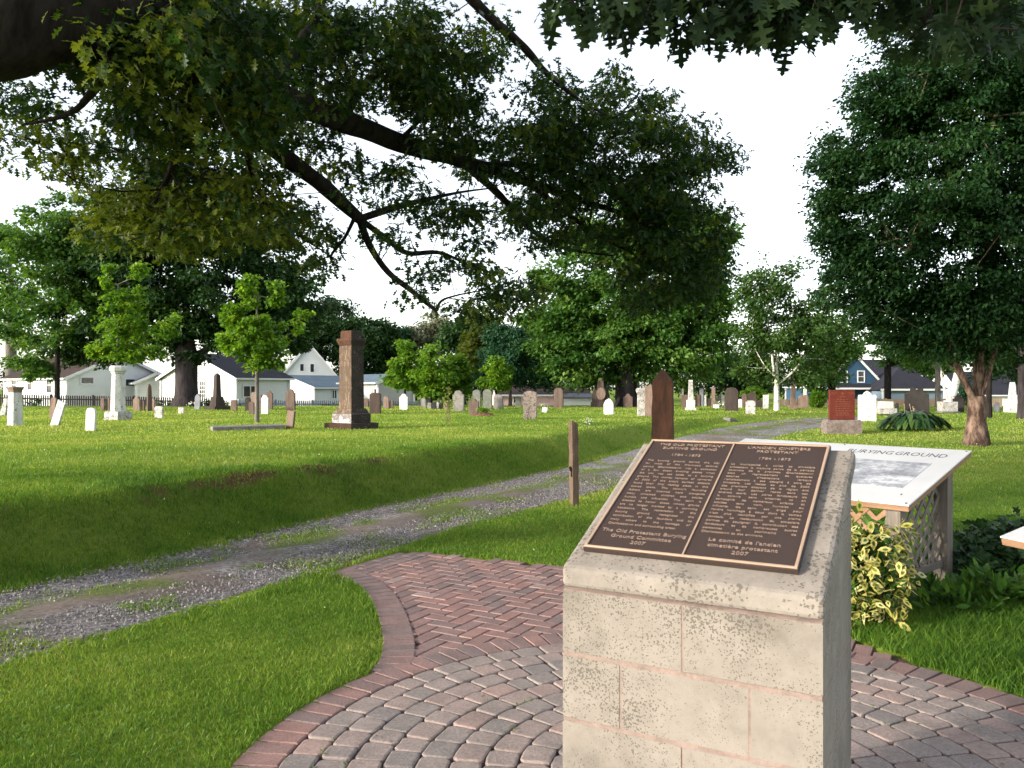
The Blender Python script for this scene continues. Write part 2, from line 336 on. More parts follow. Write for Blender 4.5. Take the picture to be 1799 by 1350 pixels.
M['petal'] = leafmat('white_petals', (.6, .6, .55), (.7, .7, .66), (.8, .8, .75), .3)
# ground: grass-rooted earth with bare red soil patches
m, N, L, b = nodes('lawn_ground', .95, .05); g = N.new('ShaderNodeNewGeometry'); P_ = g.outputs['Position']
n1 = tex_noise(N, L, P_, 40, 5, .7); n2 = tex_noise(N, L, P_, .55, 5, .6); n3 = tex_noise(N, L, P_, 9, 4, .6)
c = ramp(N, L, n1, [(.3, (.06, .125, .012)), (.7, (.18, .29, .026))]); c = mixc(N, L, .45, c, ramp(N, L, n2, [(.36, (.10, .185, .022)), (.66, (.38, .39, .10))]))
c = mixc(N, L, .25, c, ramp(N, L, n3, [(.35, (.03, .07, .008)), (.65, (.18, .20, .03))]))
at_ = N.new('ShaderNodeAttribute'); at_.attribute_name = 'soil'
c = mixc(N, L, at_.outputs['Fac'], c, ramp(N, L, n1, [(.3, (.06, .026, .016)), (.7, (.17, .085, .055))]))
L.new(c, b.inputs['Base Color']); bump(N, L, b, n1, .9, .03); M['ground'] = m
m, N, L, b = nodes('gravel_track', .95, .1); g = N.new('ShaderNodeNewGeometry'); P_ = g.outputs['Position']
vo = N.new('ShaderNodeTexVoronoi'); vo.inputs['Scale'].default_value = 38; L.new(P_, vo.inputs['Vector'])
sp = N.new('ShaderNodeSeparateColor'); L.new(vo.outputs['Color'], sp.inputs[0])
c = ramp(N, L, sp.outputs[0], [(.0, (.10, .09, .09)), (.5, (.22, .20, .205)), (1, (.36, .34, .34))])
at_ = N.new('ShaderNodeAttribute'); at_.attribute_name = 'soil'; n1 = tex_noise(N, L, P_, 30, 5, .7)
c = mixc(N, L, at_.outputs['Fac'], c, ramp(N, L, n1, [(.3, (.10, .075, .065)), (.7, (.24, .19, .165))]))
at2 = N.new('ShaderNodeAttribute'); at2.attribute_name = 'green'
c = mixc(N, L, at2.outputs['Fac'], c, ramp(N, L, n1, [(.3, (.05, .085, .012)), (.7, (.14, .18, .03))]))
L.new(c, b.inputs['Base Color']); bump(N, L, b, vo.outputs['Distance'], -.9, .02); M['gravel'] = m
m, N, L, b = nodes('pebbles', .9, .15); a = N.new('ShaderNodeAttribute'); a.attribute_name = 'tint'
L.new(ramp(N, L, a.outputs['Fac'], [(0, (.09, .08, .08)), (.45, (.20, .185, .19)), (.8, (.30, .275, .275)), (1, (.44, .42, .41))]), b.inputs['Base Color']); M['pebble'] = m
def pavemat(name, stops, sc=90):
    m, N, L, b = nodes(name, .9, .15); a = N.new('ShaderNodeAttribute'); a.attribute_name = 'tint'; g = N.new('ShaderNodeNewGeometry'); P_ = g.outputs['Position']
    c = ramp(N, L, a.outputs['Fac'], stops); n = tex_noise(N, L, P_, sc, 4, .7); n2 = tex_noise(N, L, P_, 5, 4, .6)
    c = mixc(N, L, .55, c, ramp(N, L, n, [(.35, (.60, .60, .60)), (.65, (1.35, 1.3, 1.3))]), 'MULTIPLY')
    c = mixc(N, L, .6, c, ramp(N, L, n2, [(.3, (.68, .69, .70)), (.7, (1.25, 1.2, 1.2))]), 'MULTIPLY')
    L.new(c, b.inputs['Base Color']); bump(N, L, b, n, .6, .006); return m
M['brickpaver'] = pavemat('red_brick_paver', [(0, (.205, .160, .155)), (.45, (.270, .178, .165)), (.8, (.315, .190, .170)), (1, (.34, .255, .235))])
M['cobble'] = pavemat('tumbled_paver', [(0, (.235, .210, .200)), (.5, (.305, .255, .235)), (1, (.335, .245, .220))], 70)
m, N, L, b = nodes('joint_sand', 1, .05); g = N.new('ShaderNodeNewGeometry'); n = tex_noise(N, L, g.outputs['Position'], 60, 4)
L.new(ramp(N, L, n, [(.35, (.045, .033, .028)), (.7, (.20, .14, .115))]), b.inputs['Base Color']); M['sand'] = m

# ------------------------------------------------------------------ ground, track, paving (the setting)
def soil_mask(x, y):
    s, hw = road_s(x, y); e = s - hw
    crest = np.exp(-((e - 1.05) / .42) ** 2)
    n = .5 * fbm(x, y, 1.1, 31) + .5 * fbm(x, y, .38, 36); m = sst(.44, .60, n * crest + .03 * fbm(x, y, 3.5, 37)) * sst(3, 6.5, y) * (1 - sst(13, 17, y))
    edge = .7 * sst(.5, .75, fbm(x, y, .35, 33)) * (np.abs(np.abs(s) - hw) < .10)
    return np.clip(m + edge, 0, 1)
gx = np.concatenate([[-900, -500, -250, -130, -80, -55, -42], np.arange(-34, -11, 1.0), np.arange(-11, 9, .13), np.arange(9, 34, 1.0), [42, 55, 80, 130, 250, 500, 900]])
gy = np.concatenate([[-300, -100, -40, -20, -10, -5], np.arange(-3, 1.5, .5), np.arange(1.5, 22, .13), np.arange(22, 60, .7), [70, 90, 130, 200, 400, 900]])
X, Y = np.meshgrid(gx, gy); Z = height(X.ravel(), Y.ravel()).reshape(X.shape)
s_, hw_ = road_s(X.ravel(), Y.ravel()); s_ = s_.reshape(X.shape); hw_ = hw_.reshape(X.shape)
Z = Z - .05 * sst(0, .12, hw_ - .05 - np.abs(s_)); Z = np.where(in_pave(X.ravel(), Y.ravel(), -.08).reshape(X.shape), Z - .08, Z)
ny, nx = X.shape; idx = np.arange(nx * ny).reshape(ny, nx)
Fq = np.stack([idx[:-1, :-1], idx[:-1, 1:], idx[1:, 1:], idx[1:, :-1]], -1).reshape(-1, 4)
tag(mesh('ground', np.stack([X, Y, Z], -1).reshape(-1, 3), [Fq], M['ground'], smooth=True, pattr={'soil': soil_mask(X.ravel(), Y.ravel())}), kind='structure')
RD = catmull(ROAD[::2], 6) if False else ROAD
fine = []
for i in range(len(RD) - 1):
    n = max(2, int(np.linalg.norm(RD[i + 1, :2] - RD[i, :2]) / .18))
    for t in np.linspace(0, 1, n, endpoint=False): fine.append(RD[i] * (1 - t) + RD[i + 1] * t)
fine = np.array(fine); T = np.gradient(fine[:, :2], axis=0); T /= np.linalg.norm(T, axis=1, keepdims=True); Nn = np.stack([-T[:, 1], T[:, 0]], 1)
ws = np.linspace(-1.04, 1.04, 15); P2 = fine[:, None, :2] + Nn[:, None] * (ws[None, :, None] * fine[:, 2][:, None, None])
x_, y_ = P2[..., 0].ravel(), P2[..., 1].ravel()
prof = .004 + .022 * np.cos(ws * 5.2) * (np.abs(ws) < .9); z_ = height(x_, y_) * 1.0 + np.tile(prof, len(fine)) + (fbm(x_, y_, .5, 2) - .5) * .03
z_ = z_ - .03 * (np.abs(np.tile(ws, len(fine))) > 1)
def road_masks(x, y):
    s, hw = road_s(x, y); u = s / hw; n = fbm(x, y, .8, 41); n2 = fbm(x, y, .45, 43)
    soil = sst(.42, .62, n + .22 * np.exp(-((u - .05) / .40) ** 2) - .10) ; green = sst(.52, .66, n2 + .20 * np.exp(-((u - .2) / .38) ** 2) - .06)
    return soil * .9, green * .8
so_, gr_ = road_masks(x_, y_); n, k = len(fine), len(ws); idx = np.arange(n * k).reshape(n, k)
tag(mesh('gravel_road', np.stack([x_, y_, z_], -1), [np.stack([idx[:-1, 1:], idx[:-1, :-1], idx[1:, :-1], idx[1:, 1:]], -1).reshape(-1, 4)], M['gravel'], smooth=True, pattr={'soil': so_, 'green': gr_}), kind='structure')

# sand bed under the paving
m_ = MB(); a_ = np.linspace(0, 2 * np.pi, 64, endpoint=False)
m_.add([(CC[0] + 1.99 * math.cos(t), CC[1] + 1.99 * math.sin(t), -.016) for t in a_], [tuple(range(64))])
PB = [(x, y, -.020) for x, y in POLY[:, :2]]; m_.add(PB, [tuple(range(len(PB)))[::-1]])
tag(m_.build('sand_bed', M['sand']), kind='structure')
def paver(mb, poly, z, inset, drop, t, bot=-.04):
    P = np.array(poly); c = P.mean(0); d = P - c; L_ = np.linalg.norm(d, axis=1, keepdims=True)
    tilt = (rng.random(2) - .5) * .02
    def zz(Q, h): return [(q[0], q[1], h + (q - c) @ tilt) for q in Q]
    Q1 = c + d * (1 - inset * .35 / L_); Q2 = c + d * (1 - inset / L_)
    rings = [zz(P, bot), zz(P, z - drop), zz(Q1, z - drop * .35), zz(Q2, z)]
    n = len(P); V = [p for r in rings for p in r]; fs = []
    for r in range(3):
        for k in range(n): a = r * n + k; b = r * n + (k + 1) % n; fs.append((a, b, b + n, a + n))
    fs.append(tuple(3 * n + k for k in range(n))); mb.add(V, fs, t)
def ccw(poly):
    P = np.array(poly); a = np.sum(P[:, 0] * np.roll(P[:, 1], -1) - np.roll(P[:, 0], -1) * P[:, 1]); return P if a > 0 else P[::-1]
hb = MB(); e1 = np.array([.5, .866]); e2 = np.array([-.866, .5]); O = np.array([-.5, 6.0]); U = .112; g_ = .0055
PIN = np.vstack([PATH, PATH_R])
for i in range(-45, 46):
    for j in range(-45, 46):
        cmod = (i - j) % 4
        if cmod == 0: x0, x1, y0, y1 = i, i + 2, j, j + 1
        elif cmod == 3: x0, x1, y0, y1 = i, i + 1, j, j + 2
        else: continue
        q = [(x0 * U + g_, y0 * U + g_), (x1 * U - g_, y0 * U + g_), (x1 * U - g_, y1 * U - g_), (x0 * U + g_, y1 * U - g_)]
        W_ = [O + e1 * a + e2 * b for a, b in q]; c = np.mean(W_, 0)
        if np.hypot(*(c - CC)) < CR + .10: continue
        if not in_poly([c[0]], [c[1]], POLY)[0]: continue
        dl = np.min(np.hypot(PATH[:, 0] - c[0], PATH[:, 1] - c[1]))
        if dl < .135: continue
        dend = abs((c - np.array([-1.56, 6.93])) @ np.array([.866, -.5]) * 1.0)
        if dend < .235: continue
        gap = (rng.random() - .5) * .004
        paver(hb, ccw(W_), -.002 + gap, .007, .006, float(np.clip(rng.normal(.5, .24), 0, 1)))
# end rows by the track, stretchers side by side
A_ = np.array([-1.56, 6.93]); B_ = np.array([-1.06, 7.80]); dir_ = (B_ - A_) / np.linalg.norm(B_ - A_); nrm = np.array([.866, -.5])
for r in range(3):
    k = -1.5 + (r % 2) * .5
    while k * .205 < 1.25:
        p = A_ + dir_ * (k * .205) + nrm * (r * .104 - .0)
        q = [p + dir_ * .004 + nrm * .004, p + dir_ * .201 + nrm * .004, p + dir_ * .201 + nrm * .100, p + dir_ * .004 + nrm * .100]
        if in_poly([np.mean(q, 0)[0]], [np.mean(q, 0)[1]], POLY)[0]: paver(hb, ccw(q), .002, .008, .004, float(np.clip(rng.normal(.08, .08), 0, 1)))
        k += 1
# soldier course along the curved left edge of the path
seg = np.vstack([PATH]); L_ = np.concatenate([[0], np.cumsum(np.hypot(*np.diff(seg[:, :2], axis=0).T))]); t = .06
while t < L_[-1] - .05:
    def pt(q): return np.array([np.interp(q, L_, seg[:, 0]), np.interp(q, L_, seg[:, 1])])
    a, b_ = pt(t), pt(t + .093); d = (b_ - a) / np.linalg.norm(b_ - a); nn = np.array([d[1], -d[0]])
    q = [a, b_, b_ + nn * .198, a + nn * .198]; paver(hb, ccw(q), .004, .008, .004, float(np.clip(rng.normal(.22, .15), 0, 1))); t += .107
# soldier course round the circle
n = int(2 * np.pi * (CR + .1) / .112); 
for k in range(n):
    a0 = 2 * np.pi * (k + .04) / n; a1 = 2 * np.pi * (k + .94) / n; r0, r1 = CR + .008, CR + .205
    q = [CC + np.array([math.cos(a), math.sin(a)]) * r for a, r in ((a0, r0), (a0, r1), (a1, r1), (a1, r0))]
    paver(hb, ccw(q), .003 + (rng.random() - .5) * .003, .009, .005, float(np.clip(rng.normal(.4, .22), 0, 1)))
tag(hb.build('brick_paving', M['brickpaver'], tint=True), kind='structure')
cb = MB(); r = CR - .004; ring = 0
while r > .2:
    wd = .138; r0 = r - wd + .004; L0 = .168 if ring % 2 == 0 else .15; n = max(5, int(round(2 * np.pi * (r - wd / 2) / L0))); off = rng.random()
    cuts = (np.arange(n) + (rng.random(n) - .5) * .28 + off) / n * 2 * np.pi
    for k in range(n):
        a0 = cuts[k] + .005 / r; a1 = (cuts[(k + 1) % n] + (2 * np.pi if k == n - 1 else 0)) - .005 / r
        am = (a0 + a1) / 2; cpos = CC + np.array([math.cos(am), math.sin(am)]) * (r - wd / 2); hw2 = (a1 - a0) / 2; rc = .019
        pol = []
        ca = rc / (r - wd / 2)
        for aa, rr in ((a0 + ca, r0), (a0 + ca * .3, r0 + rc * .3), (a0, r0 + rc), (a0, r - rc), (a0 + ca * .3, r - rc * .3), (a0 + ca, r), (am, r + .002), (a1 - ca, r), (a1 - ca * .3, r - rc * .3), (a1, r - rc), (a1, r0 + rc), (a1 - ca * .3, r0 + rc * .3), (a1 - ca, r0)):
            pol.append(CC + np.array([math.cos(aa), math.sin(aa)]) * (rr + rng.normal(0, .0018)))
        paver(cb, ccw(pol), .004 + rng.normal(0, .002), .011, .005, float(np.clip(rng.normal(.42, .27), 0, 1)))
    r -= wd + .004; ring += 1
tag(cb.build('cobble_paving', M['cobble'], tint=True, smooth=False), kind='structure')

# ------------------------------------------------------------------ lettering
_tc = {}
def word_mesh(wd):
    if wd not in _tc:
        cu = bpy.data.curves.new('t', 'FONT'); cu.body = wd; cu.size = 1; cu.extrude = .06; cu.resolution_u = 2; cu.offset = -.004
        o = bpy.data.objects.new('t', cu); col.objects.link(o); bpy.context.view_layer.update()
        me = bpy.data.meshes.new_from_object(o.evaluated_get(bpy.context.evaluated_depsgraph_get()))
        V = np.array([v.co[:] for v in me.vertices]).reshape(-1, 3); Fs = [list(p.vertices) for p in me.polygons]
        bpy.data.objects.remove(o); bpy.data.curves.remove(cu); bpy.data.meshes.remove(me)
        x0 = V[:, 0].min(); V[:, 0] -= x0; _tc[wd] = (V, Fs, V[:, 0].max())
    return _tc[wd]
def put_line(mb, text, x0, x1, y, size, z, mode='justify', sx=1.0, depth=.0012):
    ws = text.split(' '); wm = [word_mesh(q) for q in ws]; sp = .34 * size * sx; tot = sum(q[2] for q in wm) * size * sx
    if mode == 'justify':
        if tot + sp * .7 * (len(ws) - 1) > x1 - x0: sx *= (x1 - x0) / (tot + sp * .7 * (len(ws) - 1)); tot = sum(q[2] for q in wm) * size * sx
        gap = (x1 - x0 - tot) / max(1, len(ws) - 1); x = x0
    else:
        gap = sp * 1.25; full = tot + gap * (len(ws) - 1); x = x0 if mode == 'left' else (x0 + x1) / 2 - full / 2
    for V, Fs, wd in wm:
        Q = V.copy(); Q[:, 0] = x + V[:, 0] * size * sx; Q[:, 1] = y + V[:, 1] * size; Q[:, 2] = z + depth * (V[:, 2] / .06)
        mb.add(Q.tolist(), Fs); x += wd * size * sx + gap

# ------------------------------------------------------------------ stone pedestal with the bronze plaque
PW, PL = .747, .62; SL = .335 / .72; ang = math.atan(SL)
ped = thing('stone_pedestal', 'pale limestone block pedestal with sloping top carrying a brown bilingual bronze plaque', 'pedestal', (.155, 2.432, 0), math.atan2(-.489, .872))
mb = MB(); g2 = .005
mb.stack([[(.002, .002, -.02), (PW - .002, .002, -.02), (PW - .002, PL - .002, -.02), (.002, PL - .002, -.02)],
          [(.002, .002, .985), (PW - .002, .002, .985), (PW - .002, PL - .002, .985 + SL * PL), (.002, PL - .002, .985 + SL * PL)]])
mb.build('mortar_core', M['mortar'], ped)
bk = []
for ci, z0 in enumerate((.79, .59, .39, .19, -.01)):
    cuts = [0, .373, PW] if ci % 2 == 0 else [0, .187, .56, PW]
    for a, b_ in zip(cuts[:-1], cuts[1:]): bk.append((a, b_, z0))
mb = MB()
for a, b_, z0 in bk:
    x0 = a + (g2 * .7 if a > 0 else 0); x1 = b_ - (g2 * .7 if b_ < PW else 0)
    j = rng.normal(0, .0008)
    mb.box(((x0 + x1) / 2, PL / 2 + j, z0 + .1), (x1 - x0, PL, .2 - g2 * 1.6), bev=.004)
def prism_x(mb, prof, x0, x1): mb.stack([[(x0, y, z) for y, z in prof], [(x1, y, z) for y, z in prof]])
prism_x(mb, [(.004, .994), (.412, 1.185), (PL, 1.185), (PL, .994)], 0, PW)
prism_x(mb, [(.437, 1.194), (PL, .99 + SL * PL - .002), (PL, 1.194)], 0, PW)
mb.build('limestone_blocks', M['block'], ped)
mb = MB(); prism_x(mb, [(-.003, .9925), (-.003, 1.054), (.72, 1.39), (.72, .9925 + SL * .723)], -.004, PW + .004)
c_ = mb.build('cap_slab', M['cap'], ped, bevel=.014)
pq = MB(); pq.box(((.04 + .675) / 2, (.077 + .777) / 2, .011), (.635, .70, .018), bev=.002)
pl = pq.build('bronze_plaque', M['bronze'], ped); pl.location = (0, 0, 1.0555); pl.rotation_euler = (ang, 0, 0)
fr = MB(); x0, x1, y0, y1, bw = .042, .673, .079, .775, .0085
for bx in (((x0 + x1) / 2, y0 + bw / 2, x1 - x0, bw), ((x0 + x1) / 2, y1 - bw / 2, x1 - x0, bw)): fr.box((bx[0], bx[1], .0225), (bx[2], bx[3], .005), bev=.001)
for xx in (x0 + bw / 2, x1 - bw / 2): fr.box((xx, (y0 + y1) / 2, .0225), (bw, y1 - y0 - 2 * bw - .0002, .005), bev=.001)
fr.build('raised_border', M['brass'], pl)
dv = MB(); dv.box((.352, (y0 + y1) / 2, .0218), (.005, y1 - y0 - 2 * bw - .0004, .0036)); dv.build('divider_bar', M['brass'], pl)
EN = ['This burying ground served the city', "for most of the Province's colonial", 'period. Charlottetown was a collection', 'of a few dozen dwelling places when', 'the site was set aside as a burying',
      'ground. The mortal remains of upwards', "of 3000 of the area's earliest citizens", 'found their final resting place in this', "sacred space. The colony's founding", 'fathers are interred here alongside',
      'many unnamed children and adults,', 'humble and influential. This cairn is', 'erected to honor those whose graves', 'are no longer marked by a surviving', 'headstone. The restoration of the',
      'burying ground recognizes the', 'contribution of the founders and so', 'many others to the heritage of', 'Charlottetown and surrounding areas.']
FR = ['La municipalité a utilisé ce cimetière', 'protestant la majeure partie de la période', 'coloniale de la province. Charlottetown', 'était un regroupement de quelques', "dizaines d'habitations lorsque",
      "l'emplacement a été désigné à titre de", 'cimetière. Les restes de plus de 3000', 'des premiers citoyens de la région ont', 'trouvé leur dernier repos dans cet', 'endroit sacré. Les pères fondateurs de',
      'la colonie sont enterrés ici en', 'compagnie de nombreux enfants et', 'adultes sans nom, humbles ou', 'influents. Ce cairn est érigé pour', 'rendre hommage à ceux dont la tombe', "n'est plus identifiée par une pierre",
      'tombale. La restauration du cimetière', 'permet de souligner la contribution des', 'fondateurs et de nombreuses autres', 'personnes au patrimoine de', 'Charlottetown et des environs.']
zt = .0208
def column(name, x0, x1, titles, dates, body, foot, ya, yb):
    t = MB()
    for k, s in enumerate(titles): put_line(t, s, x0, x1, .738 - k * .0265, .0205, zt, 'center', 1.1)
    put_line(t, dates, x0, x1, .664, .0195, zt, 'center', 1.15)
    dy = (ya - yb) / (len(body) - 1)
    for k, s in enumerate(body): put_line(t, s, x0, x1, ya - k * dy, .0142, zt, 'justify' if k < len(body) - 1 else 'left', 1.0)
    for k, s in enumerate(foot): put_line(t, s, x0, x1, .172 - k * .0275, .0222, zt, 'center', 1.08)
    t.build(name, M['brassletter'], pl)
column('english_lettering', .072, .333, ['THE OLD PROTESTANT', 'BURYING GROUND'], '1784 - 1873', EN, ['The Old Protestant Burying', 'Ground Committee', '2007'], .620, .213)
column('french_lettering', .374, .645, ["L'ANCIEN CIMETIÈRE", 'PROTESTANT'], '1784 - 1873', FR, ["Le comité de l'ancien", 'cimetière protestant', '2007'], .620, .213)

# ------------------------------------------------------------------ interpretation signs on timber posts
def lattice(mb, p, ux, w, z0, z1, sp=.15, bw=.036, th=.009):
    ux = Vector(ux)
    for sgn, off in ((1, 0), (-1, th)):
        k = -z1
        c0 = -(z1 - z0) if sgn == 1 else 0; c1 = w if sgn == 1 else w + (z1 - z0); c = c0 + sp * .4
        while c < c1:
            pts = []
            for zz in (z0, z1):
                x = c + sgn * (zz - z0); pts.append((x, zz))
            (xa, za), (xb, zb) = pts
            lo, hi = 0, 1
            if xb != xa:
                ta, tb = (0 - xa) / (xb - xa), (w - xa) / (xb - xa); lo = max(lo, min(ta, tb)); hi = min(hi, max(ta, tb))
            if hi - lo > .05:
                n_ = Vector((-ux.y, ux.x, 0)) * off
                A = Vector(p) + ux * (xa + lo * (xb - xa)) + n_ + Vector((0, 0, za + lo * (zb - za))); B = Vector(p) + ux * (xa + hi * (xb - xa)) + n_ + Vector((0, 0, za + hi * (zb - za)))
                mb.beam(A, B, th, bw, up=(-ux.y, ux.x, 0.001)) if False else mb.beam(A, B, bw, th, up=(-ux.y, ux.x, 0))
            c += sp
m, N, L, b = nodes('sign_face', .35, .5); L.new(ramp(N, L, tex_noise(N, L, ocoord(N, L), 2, 4), [(.3, (.50, .50, .51)), (.7, (.56, .56, .57))]), b.inputs['Base Color']); M['signwhite'] = m
m, N, L, b = nodes('printed_view', .4, .4); v = ocoord(N, L); mp = N.new('ShaderNodeMapping'); mp.inputs['Scale'].default_value = (2.4, 5, 1); L.new(v, mp.inputs[0])
n1 = tex_noise(N, L, mp.outputs[0], 1.1, 3); n2 = tex_noise(N, L, v, 26, 5, .75); a_n = N.new('ShaderNodeMath'); a_n.operation = 'MULTIPLY_ADD'; L.new(n2, a_n.inputs[0]); a_n.inputs[1].default_value = .7; L.new(n1, a_n.inputs[2])
L.new(ramp(N, L, a_n.outputs[0], [(.62, (.16, .165, .19)), (.80, (.30, .31, .34)), (.98, (.62, .62, .64))]), b.inputs['Base Color']); M['print'] = m
m, N, L, b = nodes('sign_ink', .5, .3); b.inputs['Base Color'].default_value = (.06, .06, .07, 1); M['ink'] = m
def sign_table(name, label, loc, rz, x0, x1, depth, zf, rise, posts, full=True):
    t = thing(name, label, 'information sign', loc, rz); ln = math.hypot(depth, rise); an = math.atan2(rise, depth)
    b_ = MB(); b_.box(((x0 + x1) / 2, ln / 2, -.006), (x1 - x0, ln, .012), bev=.003); pn = b_.build('sign_panel', M['signwhite'], t); pn.location = (0, 0, zf); pn.rotation_euler = (an, 0, 0)
    fr = MB()
    fr.box(((x0 + x1) / 2, .025, -.034), (x1 - x0 - .01, .05, .040), bev=.004); fr.box(((x0 + x1) / 2, ln - .025, -.034), (x1 - x0 - .01, .05, .040), bev=.004)
    for xx in (x0 + .03, x1 - .03): fr.box((xx, ln / 2, -.033), (.05, ln - .104, .038), bev=.004)
    o = fr.build('panel_frame', M['plank'], t); o.location = (0, 0, zf); o.rotation_euler = (an, 0, 0)
    for px_, py_ in posts:
        p = MB(); h = zf + rise / depth * py_ - .062; a = .055
        dz = rise / depth * a
        p.stack([[(px_ - a, py_ - a, -.1), (px_ + a, py_ - a, -.1), (px_ + a, py_ + a, -.1), (px_ - a, py_ + a, -.1)], [(px_ - a, py_ - a, h - dz), (px_ + a, py_ - a, h - dz), (px_ + a, py_ + a, h + dz), (px_ - a, py_ + a, h + dz)]])
        p.build('post', M['greywood'], t, bevel=.006)
    return t, pn, ln, an
st, pn, ln, an = sign_table('information_sign', 'white tilted information board on timber posts with lattice behind the stone pedestal', (2.838, 5.70, 0), math.atan2(-.75, .66), -2.1, 0, 1.22, .757, .328, [(-.12, .07), (-.12, .95), (-1.95, .07), (-1.95, .95)])
for q in ((-.03, .03), (-.03, ln - .03), (-1.05, .03), (-1.05, ln - .03)):
    s_ = MB(); s_.stack([[(q[0] + .008 * math.cos(k), q[1] + .008 * math.sin(k), z) for k in np.linspace(0, 6.28, 8, endpoint=False)] for z in (0, .003)]); s_.build('screw', M['iron'], pn)
b_ = MB(); b_.box((-.84, .60, .0012), (1.34, .58, .0016)); b_.build('printed_picture', M['print'], pn)
t = MB(); put_line(t, 'BURYING GROUND', -.95, -.125, 1.045, .125, .0006, 'justify', 1, .0006); t.build('title_lettering', M['ink'], pn)
b_ = MB(); lattice(b_, (-.125, .13, 0), (0, 1, 0), .76, .22, .80); b_.build('side_lattice', M['greywood'], st)
b_ = MB(); lattice(b_, (-1.88, .06, 0), (1, 0, 0), 1.70, .22, .70); b_.build('front_lattice', M['plank'], st)
b_ = MB(); b_.box((-.12, .51, .19), (.04, .77, .05)); b_.box((-1.03, .06, .19), (1.72, .04, .05)); b_.build('lattice_rail', M['greywood'], st)
st2, pn2, ln2, an2 = sign_table('information_sign', 'corner of a white tilted board with weathered wooden edge at the right frame edge', (2.767, 4.52, 0), math.atan2(-.95, .30), 0, 1.6, 1.2, .757, .32, [(.35, .2), (1.4, .2), (.35, 1.05), (1.4, 1.05)])
b_ = MB(); b_.box((.9, ln2 * .5, .0012), (1.0, ln2 * .42, .0016)); b_.build('printed_picture', M['print'], pn2)

# ------------------------------------------------------------------ gate posts
p = at(1011, 888); wp = thing('wooden_post', 'weathered grey brown wooden post standing in the grass beside the gravel track', 'post', (p[0], p[1], p[2]), .45)
mb = MB(); h = (888 - 744) * p[1] / F; rings = []
for k in range(13):
    z = -.1 + (h + .1) * k / 12; a = .047 + .003 * math.sin(k * 2.1); x = -.02 * k / 12 - .01
    r_ = [(x - a, -a, z), (x - a * .2, -a * 1.04, z), (x + a, -a, z), (x + a * 1.02, a * .1, z), (x + a, a, z), (x - a, a, z)]
    if k == 12: r_ = [(q[0], q[1], q[2] + .025 * (-q[0]) / a) for q in r_]
    rings.append([(q[0] + rng.normal(0, .0015), q[1] + rng.normal(0, .0015), q[2]) for q in rings and r_ or r_])
mb.stack(rings); mb.build('timber', M['postwood'], wp)
mb = MB(); z = h * .44; mb.box((-.075, -.02, z), (.04, .02, .05), bev=.004); mb.box((-.095, -.02, z + .025), (.03, .015, .03), bev=.003); mb.box((-.068, -.02, z - .05), (.02, .018, .10), bev=.003); mb.build('iron_latch', M['iron'], wp)
D = 9.0; X0 = (1165 - 900) / F * D
gp = thing('stone_gate_post', 'rust brown sandstone post with pointed top rising behind the stone pedestal', 'gate post', (X0, D, 0), -.25)
mb = MB(); rings = []; a0 = .112; zs = np.linspace(-.1, 1.665, 22)
for z in zs:
    a = a0 + (.02 * (1.67 - z) / 1.67); n_ = max(0, 1 - abs(z - 1.46) / .05) * .04
    e = [rng.normal(0, .0022) for _ in range(8)]
    rings.append([(-a + n_ + e[0], -a + e[1], z), (a + e[2], -a + e[3], z), (a + e[4], a + e[5], z), (-a + e[6], a + e[7], z)])
mb.stack(rings, True); a = a0; mb.stack([[(-a, -a, 1.665), (a, -a, 1.665), (a, a, 1.665), (-a, a, 1.665)], [(-.012, -.012, 1.805), (.012, -.012, 1.805), (.012, .012, 1.805), (-.012, .012, 1.805)]])
mb.build('post_block', M['rust'], gp, bevel=.006)

